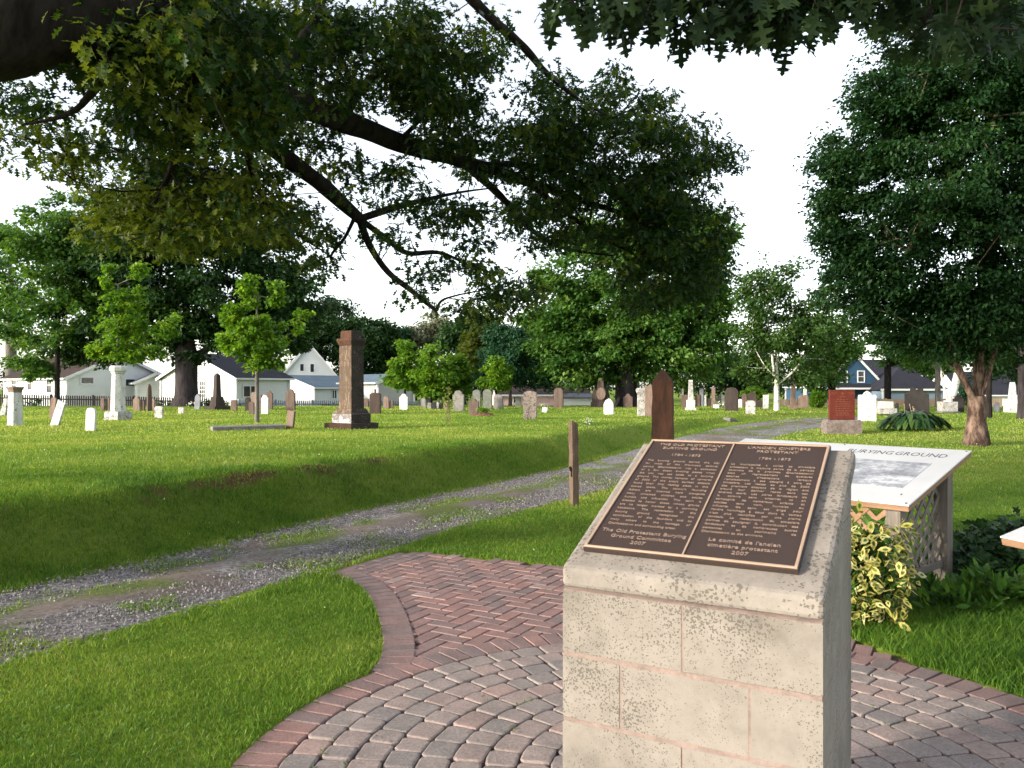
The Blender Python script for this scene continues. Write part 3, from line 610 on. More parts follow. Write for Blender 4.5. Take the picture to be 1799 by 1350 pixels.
# ------------------------------------------------------------------ headstones
def outline(kind, w, h):
    a = w / 2; P = []
    def arc(cx, cz, r, t0, t1, n=9, rz=None): return [(cx + r * math.cos(math.radians(t)), cz + (rz or r) * math.sin(math.radians(t))) for t in np.linspace(t0, t1, n)]
    if kind == 'round': P = [(-a, 0), (a, 0)] + arc(0, h - a * .75, a, 0, 180, 13, a * .75)
    elif kind == 'low': P = [(-a, 0), (a, 0)] + arc(0, h - a * .35, a, 0, 180, 11, a * .35)
    elif kind == 'rect': P = [(-a, 0), (a, 0), (a, h * .985), (a * .97, h), (-a * .97, h), (-a, h * .985)]
    elif kind == 'point': P = [(-a, 0), (a, 0), (a, h - w * .62), (a * .82, h - w * .38), (a * .45, h - w * .14), (0, h), (-a * .45, h - w * .14), (-a * .82, h - w * .38), (-a, h - w * .62)]
    elif kind == 'shoulder': P = [(-a, 0), (a, 0), (a, h - w * .34), (a * .74, h - w * .34), (a * .70, h - w * .27)] + arc(0, h - w * .30, a * .66, 20, 160, 9, w * .30) + [(-a * .70, h - w * .27), (-a * .74, h - w * .34), (-a, h - w * .34)]
    elif kind == 'fancy': P = [(-a, 0), (a, 0), (a, h - w * .42)] + arc(a * .78, h - w * .40, a * .22, 0, 100, 4) + [(a * .62, h - w * .30), (a * .55, h - w * .22)] + arc(0, h - w * .20, a * .45, 10, 170, 7, w * .20) + [(-a * .55, h - w * .22), (-a * .62, h - w * .30)] + arc(-a * .78, h - w * .40, a * .22, 80, 180, 4) + [(-a, h - w * .42)]
    elif kind == 'tri': P = [(-a, 0), (a, 0), (a, h - w * .34)] + arc(a * .76, h - w * .34, a * .24, 0, 150, 6) + [(a * .48, h - w * .22), (a * .28, h - w * .08), (0, h), (-a * .28, h - w * .08), (-a * .48, h - w * .22)] + arc(-a * .76, h - w * .34, a * .24, 30, 180, 6) + [(-a, h - w * .34)]
    elif kind == 'twin': P = [(-a, 0), (a, 0), (a * .97, h - w * .28), (a * .62, h - w * .22)] + arc(a * .30, h - w * .12, a * .24, 0, 150, 6, w * .12) + [(0, h - w * .12)] + arc(-a * .30, h - w * .12, a * .24, 30, 180, 6, w * .12) + [(-a * .62, h - w * .22), (-a * .97, h - w * .28)]
    elif kind == 'broken': P = [(-a, 0), (a, 0), (a, h * .8), (a * .5, h * .86), (a * .1, h), (-a * .4, h * .92), (-a, h * .95)]
    elif kind == 'taper': P = [(-a * .86, 0), (a * .86, 0), (a, h - w * .5)] + arc(0, h - w * .22, a * .93, 0, 180, 9, w * .22) + [(-a, h - w * .5)]
    return P
def headstone(px, top, base, wpx, kind, mat, lean, label, yaw=-.32, th=None, tilt=0, group='old headstones in the burying ground', name='headstone', sink=.12, dd=None):
    p = at(px, base) if dd is None else np.array([*pz(px, base, dd)[:2], height(*pz(px, base, dd)[:2])[0]])
    d = p[1]; cy = math.cos(yaw); w_ = wpx * d / F * .97; h = max(.12, (base - top) * d / F)
    if dd is not None: h = CAMZ - (top - H0) * d / F - p[2]
    th = th or min(.13, max(.07, w_ * .2)); O_ = outline(kind, w_, h); O_ = [(x + (rng.normal(0, .004) if z > .01 else 0), z + (rng.normal(0, .004) if z > .01 else -sink)) for x, z in O_]
    cz = h * .5; b = .012
    def ring(y, ins): return [(x - math.copysign(ins, x) * (abs(x) > .02), y + rng.normal(0, .0015), z - (ins if z > 0 else 0)) for x, z in O_]
    mb = MB(); mb.stack([ring(th / 2, b), ring(th / 2 - b, 0), ring(-th / 2 + b, 0), ring(-th / 2, b)])
    o = mb.build(name, M[mat]); o.location = [float(q) for q in p]
    o.rotation_euler = Matrix.Rotation(yaw, 3, 'Z').to_euler(); o.rotation_euler = (Matrix.Rotation(yaw, 3, 'Z') @ Matrix.Rotation(R_(lean), 3, 'Y') @ Matrix.Rotation(R_(tilt), 3, 'X')).to_euler()
    return tag(o, label, 'headstone', group)
HS = [
 (97, 703, 748, 19, 'rect', 'white', 22, 'white marble slab leaning far to the right, cracked across its lower half'),
 (160, 717, 757, 22, 'round', 'white', 3, 'short thick white rounded headstone with dark broken edge on left lawn'),
 (92, 698, 736, 13, 'round', 'pinkstone', 8, 'brown rounded headstone just behind the leaning white marble slab'),
 (181, 699, 722, 8, 'rect', 'brown', 0, 'narrow brown slab against the dark picket fence left of the white obelisk'),
 (190, 699, 722, 10, 'round', 'pinkstone', 0, 'pinkish round topped stone touching the left side of the white obelisk'),
 (241, 697, 722, 15, 'shoulder', 'pinkstone', 0, 'pink and white streaked headstone just right of the tall white obelisk'),
 (252, 704, 722, 7, 'low', 'brown', 0, 'low brown stub between the streaked headstone and the slim dark spire'),
 (269, 699, 722, 9, 'point', 'pinkstone', 0, 'brown pointed headstone right behind the slim dark spire'),
 (280, 714, 735, 18, 'low', 'whitedirty', 0, 'small cream marker with black blotches standing alone on left lawn'),
 (319, 716, 727, 12, 'rect', 'whitedirty', 0, 'tiny square white marker in front of the elm trunk'),
 (347, 692, 720, 12, 'point', 'bluegrey', 4, 'grey white pointed headstone at the right foot of the elm trunk'),
 (412, 703, 722, 12, 'rect', 'brown', 0, 'square brown stone right of the dark stepped obelisk'),
 (436, 698, 722, 11, 'round', 'black', 0, 'black round topped headstone under the patio door'),
 (446, 689, 716, 11, 'round', 'pinkstone', 0, 'pinkish round headstone behind the slim maple trunk'),
 (443, 706, 729, 11, 'round', 'brown', -2, 'small brown oval headstone touching the slim maple trunk'),
 (457, 694, 720, 9, 'rect', 'brown', 0, 'narrow brown slab between the maple trunk and the bright white headstone'),
 (466, 694, 728, 15, 'shoulder', 'white', 0, 'bright white headstone right of the slim maple trunk'),
 (474, 687, 720, 14, 'fancy', 'brown', 0, 'brown headstone with scrolled top behind the bright white headstone'),
 (511, 684, 722, 19, 'shoulder', 'brown', 0, 'large brown shouldered headstone standing above the small leaning slab'),
 (510, 722, 754, 15, 'rect', 'pinkstone', 7, 'small mottled pink slab leaning right at the end of the ledger'),
 (643, 700, 716, 12, 'low', 'brown', 0, 'dark brown low stone half hidden by the tall pillar monument'),
 (660, 690, 727, 22, 'low', 'brown', 0, 'broad brown round shouldered headstone right of the tall pillar monument'),
 (679, 697, 718, 11, 'round', 'pinkstone', 0, 'brown round headstone between the broad brown stone and the white headstone'),
 (688, 703, 718, 7, 'round', 'brown', 3, 'thin brown stone in front of the grey garage gable'),
 (710, 692, 720, 16, 'shoulder', 'white', 0, 'white headstone with dark runs below the first small yellow green maple'),
 (745, 700, 717, 9, 'round', 'grey', -3, 'grey white round marker under the small maples'),
 (755, 708, 718, 7, 'low', 'grey', 0, 'tiny pale stub right of the grey white round marker'),
 (763, 707, 719, 10, 'low', 'black', 0, 'low dark marker under the small maples'),
 (769, 707, 719, 5, 'round', 'whitedirty', 5, 'thin white marker edge on, leaning beside the low dark marker'),
 (775, 703, 719, 7, 'round', 'black', 0, 'small black round marker right of the thin white marker'),
 (785, 706, 720, 9, 'rect', 'pinkstone', 0, 'pinkish square stone just behind the staked sapling'),
 (806, 686, 722, 22, 'shoulder', 'grey', 0, 'large grey headstone with vertical streaks right of the staked sapling'),
 (838, 685, 720, 15, 'round', 'greygreen', 0, 'grey green round headstone behind the brown shouldered stone by the mound'),
 (833, 700, 728, 19, 'fancy', 'brown', 0, 'brown shouldered headstone at the left end of the soil mound'),
 (857, 684, 719, 17, 'round', 'greygreen', 0, 'dark grey green tall round headstone behind the soil mound'),
 (876, 693, 719, 17, 'round', 'grey', 0, 'grey round headstone with white right edge right of the tall grey green one'),
 (911, 697, 715, 11, 'round', 'greygreen', 0, 'shaded grey stone beneath the dark tree, left of the speckled headstone'),
 (932, 687, 737, 27, 'taper', 'speckled', 0, 'large speckled pinkish headstone narrowing to its foot in the open lawn'),
 (957, 716, 725, 10, 'rect', 'white', 10, 'tiny tilted white marker right of the speckled headstone'),
 (982, 682, 717, 17, 'round', 'brown', 0, 'tall brown round headstone in front of the white sheet shed'),
 (1070, 700, 729, 18, 'point', 'white', 0, 'white pointed headstone in front of the oval panelled monument'),
 (1104, 692, 716, 17, 'fancy', 'brown', 0, 'brown capped headstone by the big central trunk'),
 (1143, 674, 732, 20, 'broken', 'pinkstone', 0, 'tall pink brown slab with ragged top touching the rusty gate post'),
 (1203, 694, 716, 12, 'rect', 'brown', 0, 'brown slab just left of the white cracked obelisk'),
 (1200, 683, 715, 4, 'rect', 'grey', 0, 'thin grey edge-on slab behind the brown slab left of the cracked obelisk'),
 (1226, 693, 714, 9, 'rect', 'brown', 0, 'brown slab just right of the white cracked obelisk'),
 (1233, 682, 714, 7, 'round', 'bluegrey', 0, 'narrow blue grey tall stone right of the white cracked obelisk'),
 (1239, 692, 712, 5, 'rect', 'white', 0, 'thin white upright stone in shade right of the blue grey one'),
 (1247, 699, 713, 9, 'low', 'darkstone', 0, 'low dark stone left of the square pink shaft'),
 (1254, 681, 716, 7, 'rect', 'pinkstone', 0, 'square pink shaft rising above its neighbours left of the dark headstone'),
 (1259, 711, 718, 11, 'rect', 'white', 0, 'small white block at the foot of the square pink shaft'),
 (1267, 691, 716, 14, 'point', 'greygreen', 0, 'pale grey green pointed stone with leaves climbing its front'),
 (1286, 681, 723, 23, 'round', 'darkstone', 0, 'large dark brown round headstone with black runs on the far lawn'),
 (1301, 701, 717, 7, 'round', 'white', 0, 'narrow white round stone right of the large dark brown headstone'),
 (1308, 692, 716, 9, 'round', 'brown', 0, 'brown lumpy stone behind the narrow white round stone'),
 (1322, 688, 717, 16, 'fancy', 'darkstone', 0, 'dark decorated headstone rising behind the short white headstone'),
 (1319, 704, 728, 17, 'low', 'whitedirty', 0, 'short white headstone with dark blotches near the track'),
 (1335, 704, 716, 10, 'low', 'darkstone', 0, 'low dark stone left of the plain white slab'),
 (1346, 694, 718, 10, 'rect', 'white', 0, 'plain white rectangular slab left of the birch trunk'),
 (1412, 694, 718, 17, 'low', 'pinkstone', 0, 'pink brown low headstone between the brown obelisk and the round bush'),
 (1524, 687, 741, 31, 'tri', 'white', 0, 'large white headstone with three lobed top beside the red monument'),
 (1611, 681, 728, 41, 'twin', 'black', 0, 'wide black headstone with twin arched top behind the leafy hosta'),
 (1684, 695, 725, 18, 'shoulder', 'black', 0, 'dark scalloped headstone beside the long white block under the birch'),
 (1576, 712, 727, 6, 'round', 'black', 0, 'tiny dark marker in front of the cedar fence left of the black headstone'),
 (1751, 706, 724, 9, 'shoulder', 'bluegrey', 3, 'blue grey weathered stone right of the peeling bark trunk'),
]
for px, top, base, wpx, kind, mat, lean, lab in HS: headstone(px, top, base, wpx, kind, mat, lean, lab)

# ------------------------------------------------------------------ obelisks and other monuments built of stacked stones
def sq(a, z, n=4, jit=0, b=None):
    b = b or a
    if n == 4: return [(-a, -b, z), (a, -b, z), (a, b, z), (-a, b, z)]
    return [(a * math.cos(t) / math.cos(math.pi / n), b * math.sin(t) / math.cos(math.pi / n), z) for t in np.linspace(0, 2 * math.pi, n, endpoint=False) + math.pi / n]
def monument(px, base, parts, yaw, name, label, cat='monument', group=None, lean=0, side_mat=None):
    """parts: (name, material, [(width px, row px), ...] bottom to top, sides)"""
    p = at(px, base); t = thing(name, label, cat, p, yaw, group); k = p[1] / F; ck = 1 / (abs(math.cos(yaw)) + abs(math.sin(yaw)))
    t.rotation_euler = (0, R_(lean), yaw)
    for nm, mat, prof, n in parts:
        mb = MB(); mb.stack([sq(w_ * k / 2 * (ck if n == 4 else 1.0), (base - row) * k, n) for w_, row in prof])
        o_m = mb.build(nm, None, t, bevel=.008, mats=[M[mat], M[side_mat or mat]])
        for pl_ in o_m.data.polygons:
            if pl_.normal.x > .6: pl_.material_index = 1  # right-hand faces take the side material, darker on the pillar
    return t
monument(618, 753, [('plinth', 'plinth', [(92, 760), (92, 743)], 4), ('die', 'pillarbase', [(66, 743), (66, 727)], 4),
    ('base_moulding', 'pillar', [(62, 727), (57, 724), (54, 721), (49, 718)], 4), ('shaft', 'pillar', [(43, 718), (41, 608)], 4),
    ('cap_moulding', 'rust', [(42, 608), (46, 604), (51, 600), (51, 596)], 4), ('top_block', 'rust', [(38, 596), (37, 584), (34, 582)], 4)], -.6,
    'pillar_monument', 'tall rust streaked square pillar monument on a dark red plinth, nearest in left lawn', side_mat='darkcrust')
monument(208, 738, [('base', 'whitedirty', [(41, 744), (40, 726), (36, 723)], 4), ('shaft', 'white', [(25, 723), (20, 657)], 8),
    ('cap', 'white', [(20, 657), (23, 656), (23, 654), (28, 652), (28, 646), (24, 643)], 8)], -.35, 'obelisk_monument', 'tall white eight sided marble column with moulded cap on the left lawn')
monument(27, 748, [('shaft', 'white', [(24, 752), (21, 690)], 4), ('flared_cap', 'pinkstone', [(21, 690), (22, 686), (27, 682), (27, 680)], 4)], -.45,
    'pillar_monument', 'white square pillar with dark flared cap near the left frame edge')
monument(10, 730, [('foot', 'whitedirty', [(20, 734), (20, 726)], 4), ('shaft', 'whitedirty', [(15, 726), (8, 700)], 4)], -.3, 'obelisk_monument', 'stumpy grey white tapering stone at the far left edge', lean=8)
monument(263, 723, [('shaft', 'brown', [(12, 727), (9, 690), (8, 680), (3, 675)], 4)], -.9, 'obelisk_monument', 'slim dark spire with sunlit left edge against the picket fence')
monument(382, 720, [('base', 'darkstone', [(44, 724), (44, 714)], 4), ('die', 'darkstone', [(26, 714), (22, 700), (20, 697)], 4), ('shaft', 'darkstone', [(14, 697), (11, 660), (3, 656)], 4)], -.6,
    'obelisk_monument', 'dark brown stepped obelisk in front of the white gabled house')
monument(1056, 716, [('base', 'darkstone', [(38, 720), (38, 706)], 4), ('body', 'darkstone', [(34, 706), (34, 694), (26, 684)], 4), ('column', 'brown', [(14, 684), (11, 664)], 4)], -.2,
    'ornate_monument', 'dark ornate monument with broken column and pale oval panel')
mo = [o for o in col.objects if o.name.startswith('ornate_monument')][0]
k_ = mo.location.y / F; mb = MB()
mb.stack([[(2 * k_ + 8 * k_ * s * math.cos(t), y - 17.5 * k_, 10 * k_ + 14 * k_ * 1 + 10.5 * k_ * s * math.sin(t)) for t in np.linspace(0, 6.283, 18, endpoint=False)] for s, y in ((1, 0), (1, -.02), (.8, -.03))]); mb.build('oval_panel', M['pinkstone'], mo)
monument(1128, 731, [('body', 'whitedirty', [(17, 735), (17, 692)], 4), ('cap', 'whitedirty', [(18, 692), (22, 688), (22, 684), (17, 682)], 4)], -.12, 'pedestal_monument', 'white weathered pedestal with moulded cap left of the rusty gate post')
monument(1214, 721, [('foot', 'white', [(20, 724), (19, 717)], 4), ('die', 'white', [(15, 717), (15, 703)], 4), ('shaft', 'whitedirty', [(10, 703), (7, 671)], 4), ('cap', 'white', [(7, 671), (7, 668)], 4)], -.1,
    'obelisk_monument', 'white obelisk with black cracks on a square die under the central tree')
monument(1394, 719, [('base', 'pinkstone', [(18, 722), (16, 712)], 4), ('shaft', 'pinkstone', [(10, 712), (7, 668), (5, 665)], 4)], -.2, 'obelisk_monument', 'slender pink brown obelisk right of the birch tree')
monument(1415, 715, [('shaft', 'white', [(7, 718), (5, 676), (2, 674)], 4)], -.1, 'obelisk_monument', 'thin white spire rising behind the pink brown low headstone')
monument(1779, 725, [('base', 'white', [(24, 729), (23, 703)], 4), ('shaft', 'white', [(12, 703), (9, 680), (7, 672)], 4)], -.15, 'obelisk_monument', 'white obelisk on a big square base near the right frame edge')
monument(1556, 725, [('base', 'whitedirty', [(32, 728), (32, 718)], 4), ('block', 'white', [(22, 718), (22, 706)], 4)], -.1, 'block_monument', 'low white stepped block in front of the cedar fence')
monument(1665, 726, [('plinth', 'grey', [(34, 730), (34, 723)], 4), ('block', 'whitedirty', [(27, 723), (27, 706)], 4)], -.1, 'block_monument', 'long white rough block below the forked birch trunk')
p = at(1479, 762); k = p[1] / F; rt = thing('red_monument', 'polished red granite tablet engraved with a cross on a rough granite base', 'monument', p, -.1)
mb = MB(); rings = []
for z, a, b in ((-.1, 29, .26), (0.02, 30, .27), (18 * k, 30, .27), (24 * k, 28, .24)):
    rings.append([(x * k * a / 30 * 30 / 30 + rng.normal(0, .012), y + rng.normal(0, .012), z + rng.normal(0, .006)) for x, y in [(-a, -b), (-a / 2, -b), (0, -b), (a / 2, -b), (a, -b), (a, b), (0, b), (-a, b)]])
mb.stack(rings); mb.build('granite_base', M['granite'], rt)
mb = MB(); mb.box((0, 0, 24.5 * k + 26 * k), (42 * k, .17, 52 * k), bev=.01); tb = mb.build('red_tablet', M['red'], rt)
mb = MB(); y_ = -.0862; zc = 24.5 * k
for z, w_ in ((40, .22), (35.5, .45), (31.5, .6), (27.5, .64), (23.5, .62), (19.5, .55), (15.5, .6), (11.5, .5), (8, .58)):
    x = -w_ * 20 * k
    while x < w_ * 20 * k:
        l_ = rng.uniform(.03, .09); mb.box((x + l_ / 2, y_, zc + z * k), (l_, .004, .022)); x += l_ + .03
mb.box((0, y_, zc + 45 * k), (.02, .004, 6 * k)); mb.box((-.03, y_, zc + 46 * k), (.036, .004, .02)); mb.box((.03, y_, zc + 46 * k), (.036, .004, .02))
for sx in (-1, 1):
    for q in range(4): mb.box((sx * (.36 - q * .05), y_, zc + (45 + (q % 2) * 2) * k), (.03, .004, .03))
mb.build('engraving', M['redlight'], tb)
# ledger: long low kerb of grey stone
a, b_ = at(372, 758), at(499, 754)
lg = MB(); 
for i in range(4):
    s0, s1 = a + (b_ - a) * i / 4, a + (b_ - a) * (i + .97) / 4
    lg.beam((s0[0], s0[1], s0[2] + .06), (s1[0], s1[1], s1[2] + .06), .7, .10)
tag(lg.build('grave_ledger', M['grey'], bevel=.01), 'long flat grey ledger slab lying in the left lawn', 'grave slab')
p = at(1283, 741); mb = MB(); mb.box((0, 0, .03), (.5, .35, .18), .3, bev=.04)
o = mb.build('field_stone', M['grey']); o.location = p; o.rotation_euler = (0, .2, .4); tag(o, 'grey field stone half buried in the bank beside the far track', 'stone')

# ------------------------------------------------------------------ houses, sheds and fences
GZ = -.35
def house(name, label, loc, phi, Lx, Ly, eave, ridge, axis, wall, roof, wins=(), mono=False, trim=True, cat='house', ov=.3, wall2=None):
    t = thing(name, label, cat, loc, phi); mb = MB(); g = 0
    if axis == 'y':   # gables on the y=0 / y=Ly faces
        pr = [(0, -.3), (Lx, -.3), (Lx, eave), (Lx / 2, ridge), (0, eave)] if not mono else [(0, -.3), (Lx, -.3), (Lx, eave), (0, ridge)]
        mb.stack([[(x, y, z) for x, z in pr] for y in (Ly, 0)][::1])
    else:
        pr = [(0, -.3), (Ly, -.3), (Ly, eave), (Ly / 2, ridge), (0, eave)] if not mono else [(0, -.3), (Ly, -.3), (Ly, ridge), (0, eave)]
        mb.stack([[(x, y, z) for y, z in pr] for x in (0, Lx)])
    mb.build('walls', M[wall], t)
    rf = MB(); th = .12
    def slab(P0, P1, L0, L1):   # from eave point P0 to ridge P1 in cross-section, along L0..L1
        (a, za), (b_, zb) = P0, P1; s = (zb - za) / (b_ - a); a2 = a - math.copysign(ov, b_ - a); za2 = za - abs(s) * ov
        q = [(a2, za2 + .015), (b_, zb + .015), (b_, zb + th + .015), (a2, za2 + th + .015)]
        if axis == 'y': rf.stack([[(u, L, z) for u, z in q] for L in (L0 - ov, L1 + ov)])
        else: rf.stack([[(L, u, z) for u, z in q] for L in (L0 - ov, L1 + ov)])
    W_, Ln = (Lx, Ly) if axis == 'y' else (Ly, Lx)
    if mono:
        if axis == 'y': slab((W_, eave), (0, ridge), 0, Ln)
        else: slab((0, eave), (W_, ridge), 0, Ln)
    else: slab((0, eave), (W_ / 2 + .001, ridge), 0, Ln); slab((W_, eave), (W_ / 2 - .001, ridge), 0, Ln)
    ro = rf.build('roof', M[roof], t)
    if trim:
        tr = MB(); s = (ridge - eave) / (W_ / (1 if mono else 2))
        for L in ((-ov - .02, ) if True else ()):
            for (u0, u1) in (((-ov, W_ / 2), (W_ + ov, W_ / 2)) if not mono else (((W_ + ov, 0),) if axis == 'y' else ((-ov, W_),))):
                z0 = eave - s * ov; z1 = ridge
                q0 = (u0, L, z0 + .02) if axis == 'y' else (L, u0, z0 + .02); q1 = (u1, L, z1 + .02) if axis == 'y' else (L, u1, z1 + .02); tr.beam(q0, q1, .05, .2)
        ze = eave - s * ov + .03
        if axis == 'x': tr.beam((-ov, -ov - .06, ze), (Lx + ov, -ov - .06, ze), .10, .13)
        elif not mono: tr.beam((-ov - .06, -ov, ze), (-ov - .06, Ly + ov, ze), .10, .13)
        tr.build('eaves_trim', M['trim'], ro)
        for x, y in ((-.012, -.012), (Lx + .012, -.012), (-.012, Ly + .012)): 
            zt_ = eave - .1 if not mono else min(eave, ridge) - .1
            cb_ = MB(); cb_.box((x, y, zt_ / 2), (.16, .16, zt_)); cb_.build('corner_board', M['trim'], t)
    for wn in wins:
        face, u, z, w_, h_, kind = wn[:6]
        wt = MB(); fw = .09
        def bx(mb_, cu, cz_, su, sz, dd, off):
            if face == 'y': mb_.box((cu, -off - dd / 2, cz_), (su, dd, sz))
            else: mb_.box((-off - dd / 2, cu, cz_), (dd, su, sz))
        for du in (-1, 1): bx(wt, u + du * (w_ / 2 + fw / 2), z, fw, h_ + 2 * fw, .06, .002)
        for dz in (-1, 1): bx(wt, u, z + dz * (h_ / 2 + fw / 2), w_ - .002, fw, .058, .002)
        if 'm' in kind: bx(wt, u, z, w_ - .002, .05, .045, .002)
        if 'v' in kind: bx(wt, u, z, .07, h_ - .002, .05, .002)
        if 'g' in kind:
            for q in (-1, 1): bx(wt, u + q * w_ / 6, z, .03, h_ - .002, .044, .002)
            for q in (-1, 1): bx(wt, u, z + q * h_ / 4, w_ - .004, .03, .043, .002)
        f_ = wt.build('door' if 'd' in kind else 'window', M['trim'], t)
        pn_ = MB(); bx(pn_, u, z, w_ - .002, h_ - .002, .02, .003); pn_.build('door_leaf' if 'd' in kind else 'pane', M['trim'] if 'd' in kind else M['glass'], f_)
    return t
def facept(loc, phi, face, px, py):
    """(along, height) where the ray through a pixel meets a house face"""
    d = np.array([(px - 900) / F, 1.0]); ax = np.array([math.cos(phi), math.sin(phi)]); 
    if face == 'x': ax = np.array([-math.sin(phi), math.cos(phi)])
    A = np.array([[d[0], -ax[0]], [d[1], -ax[1]]]); t, u = np.linalg.solve(A, np.array(loc[:2]))
    return float(u), float(CAMZ - (py - H0) / F * t - loc[2])
def corner(px, d, z=GZ): return ((px - 900) / F * d, d, z)
def win(loc, phi, face, x0, y0, x1, y1, kind='m'):
    a = facept(loc, phi, face, x0, y1); b_ = facept(loc, phi, face, x1, y0)
    return (face, (a[0] + b_[0]) / 2, (a[1] + b_[1]) / 2, abs(b_[0] - a[0]), abs(b_[1] - a[1]), kind)
PH = R_(53.1)
c = corner(118, 62); zc = lambda py, d, g=GZ: CAMZ - (py - H0) * d / F - g
house('white_house', 'white sided house behind the picket fence at far left with grey shaded garage side', c, PH, 8.2, 11.5, zc(664, 64), zc(628, 70), 'y', 'siding', 'shbrown',
      [win(c, PH, 'x', 22, 668, 30, 685, 'm'), win(c, PH, 'x', 84, 664, 92, 690, 'm'), win(c, PH, 'x', 50, 662, 57, 685, 'm'), win(c, PH, 'y', 143, 664, 164, 674, ''), win(c, PH, 'y', 221, 667, 237, 678, '')])
c = corner(241, 64); house('garage', 'small pale sided garage with low gable left of the elm trunk', c, R_(30), 3.0, 5.0, zc(672, 65), zc(657, 65), 'y', 'siding', 'shgrey', cat='garage')
c = corner(416, 58); house('white_house', 'white gabled house right of the elm trunk with patio door in its grey shaded side', c, PH, 4.6, 10.2, zc(664, 58), zc(624, 61), 'x', 'siding', 'shdark',
      [win(c, PH, 'x', 352, 671, 362, 699, 'mg'), win(c, PH, 'x', 388, 675, 398, 708, 'd'), win(c, PH, 'y', 428, 679, 452, 697, 'v')])
c = corner(500, 86, -.9); house('white_house', 'two storey white house with steep gable and two small dark windows behind the low wing', c, R_(12), 5.2, 8, zc(655, 86, -.9), zc(604, 86, -.9), 'y', 'siding', 'shgrey',
      [win(c, R_(12), 'y', 528, 640, 534, 652, ''), win(c, R_(12), 'y', 546, 640, 552, 654, '')])
c = corner(553, 72, -.7); house('low_wing', 'low white annexe with blue grey sloping roof left of the tall pillar monument', c, PH, 6.2, 7.5, zc(681, 72, -.7), zc(662, 76, -.7), 'x', 'siding', 'shblue',
      [win(c, PH, 'y', 584, 686, 591, 700, 'v')], cat='house')
c = corner(664, 64, -.6); house('grey_garage', 'grey garage with white door and rounded end wall right of the tall pillar monument', c, R_(40), 3.4, 6.0, zc(672, 64, -.6), zc(660, 66, -.6), 'y', 'greysiding', 'shblue',
      [win(c, R_(40), 'x', 640, 687, 653, 712, 'd'), win(c, R_(40), 'x', 659, 684, 665, 694, '')], cat='garage')
c = corner(878, 62); house('pink_house', 'pale pink house glimpsed under the dark tree left of centre', c, R_(8), 7, 5, zc(694, 62), zc(680, 62), 'x', 'pinkwall', 'shbrown', [win(c, R_(8), 'y', 903, 698, 908, 708, '')])
c = corner(990, 60); house('sheet_shed', 'white ribbed metal shed low behind the tall brown round headstone', c, R_(5), 2.6, 3, zc(700, 60), zc(695, 60), 'x', 'metalsiding', 'shgrey', cat='shed', trim=False)
bh = corner(1447, 76, -.5); house('blue_house', 'dark blue gabled house with white bargeboard beside the big right tree', bh, R_(3), 5.7, 9, zc(676, 76, -.5), zc(622, 76, -.5), 'y', 'bluesiding', 'shdark',
      [win(bh, R_(3), 'y', 1508, 653, 1518, 671, 'm'), win(bh, R_(3), 'y', 1478, 653, 1488, 671, 'm')])
bo = [o for o in col.objects if o.name.startswith('blue_house')][0]
mb = MB(); z1, z0 = zc(677, 74, -.5), zc(684, 73, -.5); mb.stack([[(-.3, -.02, z1), (6.0, -.02, z1), (6.0, -1.3, z0), (-.3, -1.3, z0)], [(-.3, -.02, z1 + .12), (6.0, -.02, z1 + .12), (6.0, -1.3, z0 + .12), (-.3, -1.3, z0 + .12)]]); po = mb.build('porch_roof', M['shdark'], bo)
mb = MB(); mb.box((2.85, -1.36, z0 + .05), (6.4, .08, .16)); mb.build('porch_fascia', M['trim'], po)
hg = corner(1552, 73, -.5); t = thing('hip_roofed_garage', 'pale blue garage with dark hipped roof behind the cedar fence', 'garage', hg, R_(2))
w_, d_, ze, zr = 5.6, 6.0, zc(686, 73, -.5), zc(646, 76, -.5)
mb = MB(); mb.stack([[(0, 0, -.3), (w_, 0, -.3), (w_, d_, -.3), (0, d_, -.3)], [(0, 0, ze), (w_, 0, ze), (w_, d_, ze), (0, d_, ze)]]); mb.build('walls', M['palesiding'], t)
mb = MB(); o_ = .35; mb.stack([[(-o_, -o_, ze + .01), (w_ + o_, -o_, ze + .01), (w_ + o_, d_ + o_, ze + .01), (-o_, d_ + o_, ze + .01)], [(-o_, -o_, ze + .12), (w_ + o_, -o_, ze + .12), (w_ + o_, d_ + o_, ze + .12), (-o_, d_ + o_, ze + .12)], [(w_ * .52, d_ * .45, zr), (w_ * .60, d_ * .45, zr), (w_ * .60, d_ * .55, zr), (w_ * .52, d_ * .55, zr)]]); ro = mb.build('roof', M['shdark'], t)
mb = MB(); mb.box((w_ / 2, -o_ - .03, ze + .05), (w_ + .8, .06, .17)); mb.build('eaves_trim', M['trim'], ro)
mb = MB(); mb.box((-.02, -.02, ze / 2), (.16, .16, ze)); mb.build('corner_board', M['trim'], t)
c = corner(1530, 92, -.5); house('brick_house', 'red brick house with dark roof between the blue gable and the hipped garage', c, R_(0), 5.5, 6, zc(659, 92, -.5), zc(634, 95, -.5), 'x', 'brick', 'shdark')
c = corner(1690, 84, -.5); house('dark_roofed_house', 'dark roofed white house glimpsed behind the forked white birch', c, R_(0), 9, 6, zc(692, 84, -.5), zc(655, 86, -.5), 'x', 'siding', 'shdark')

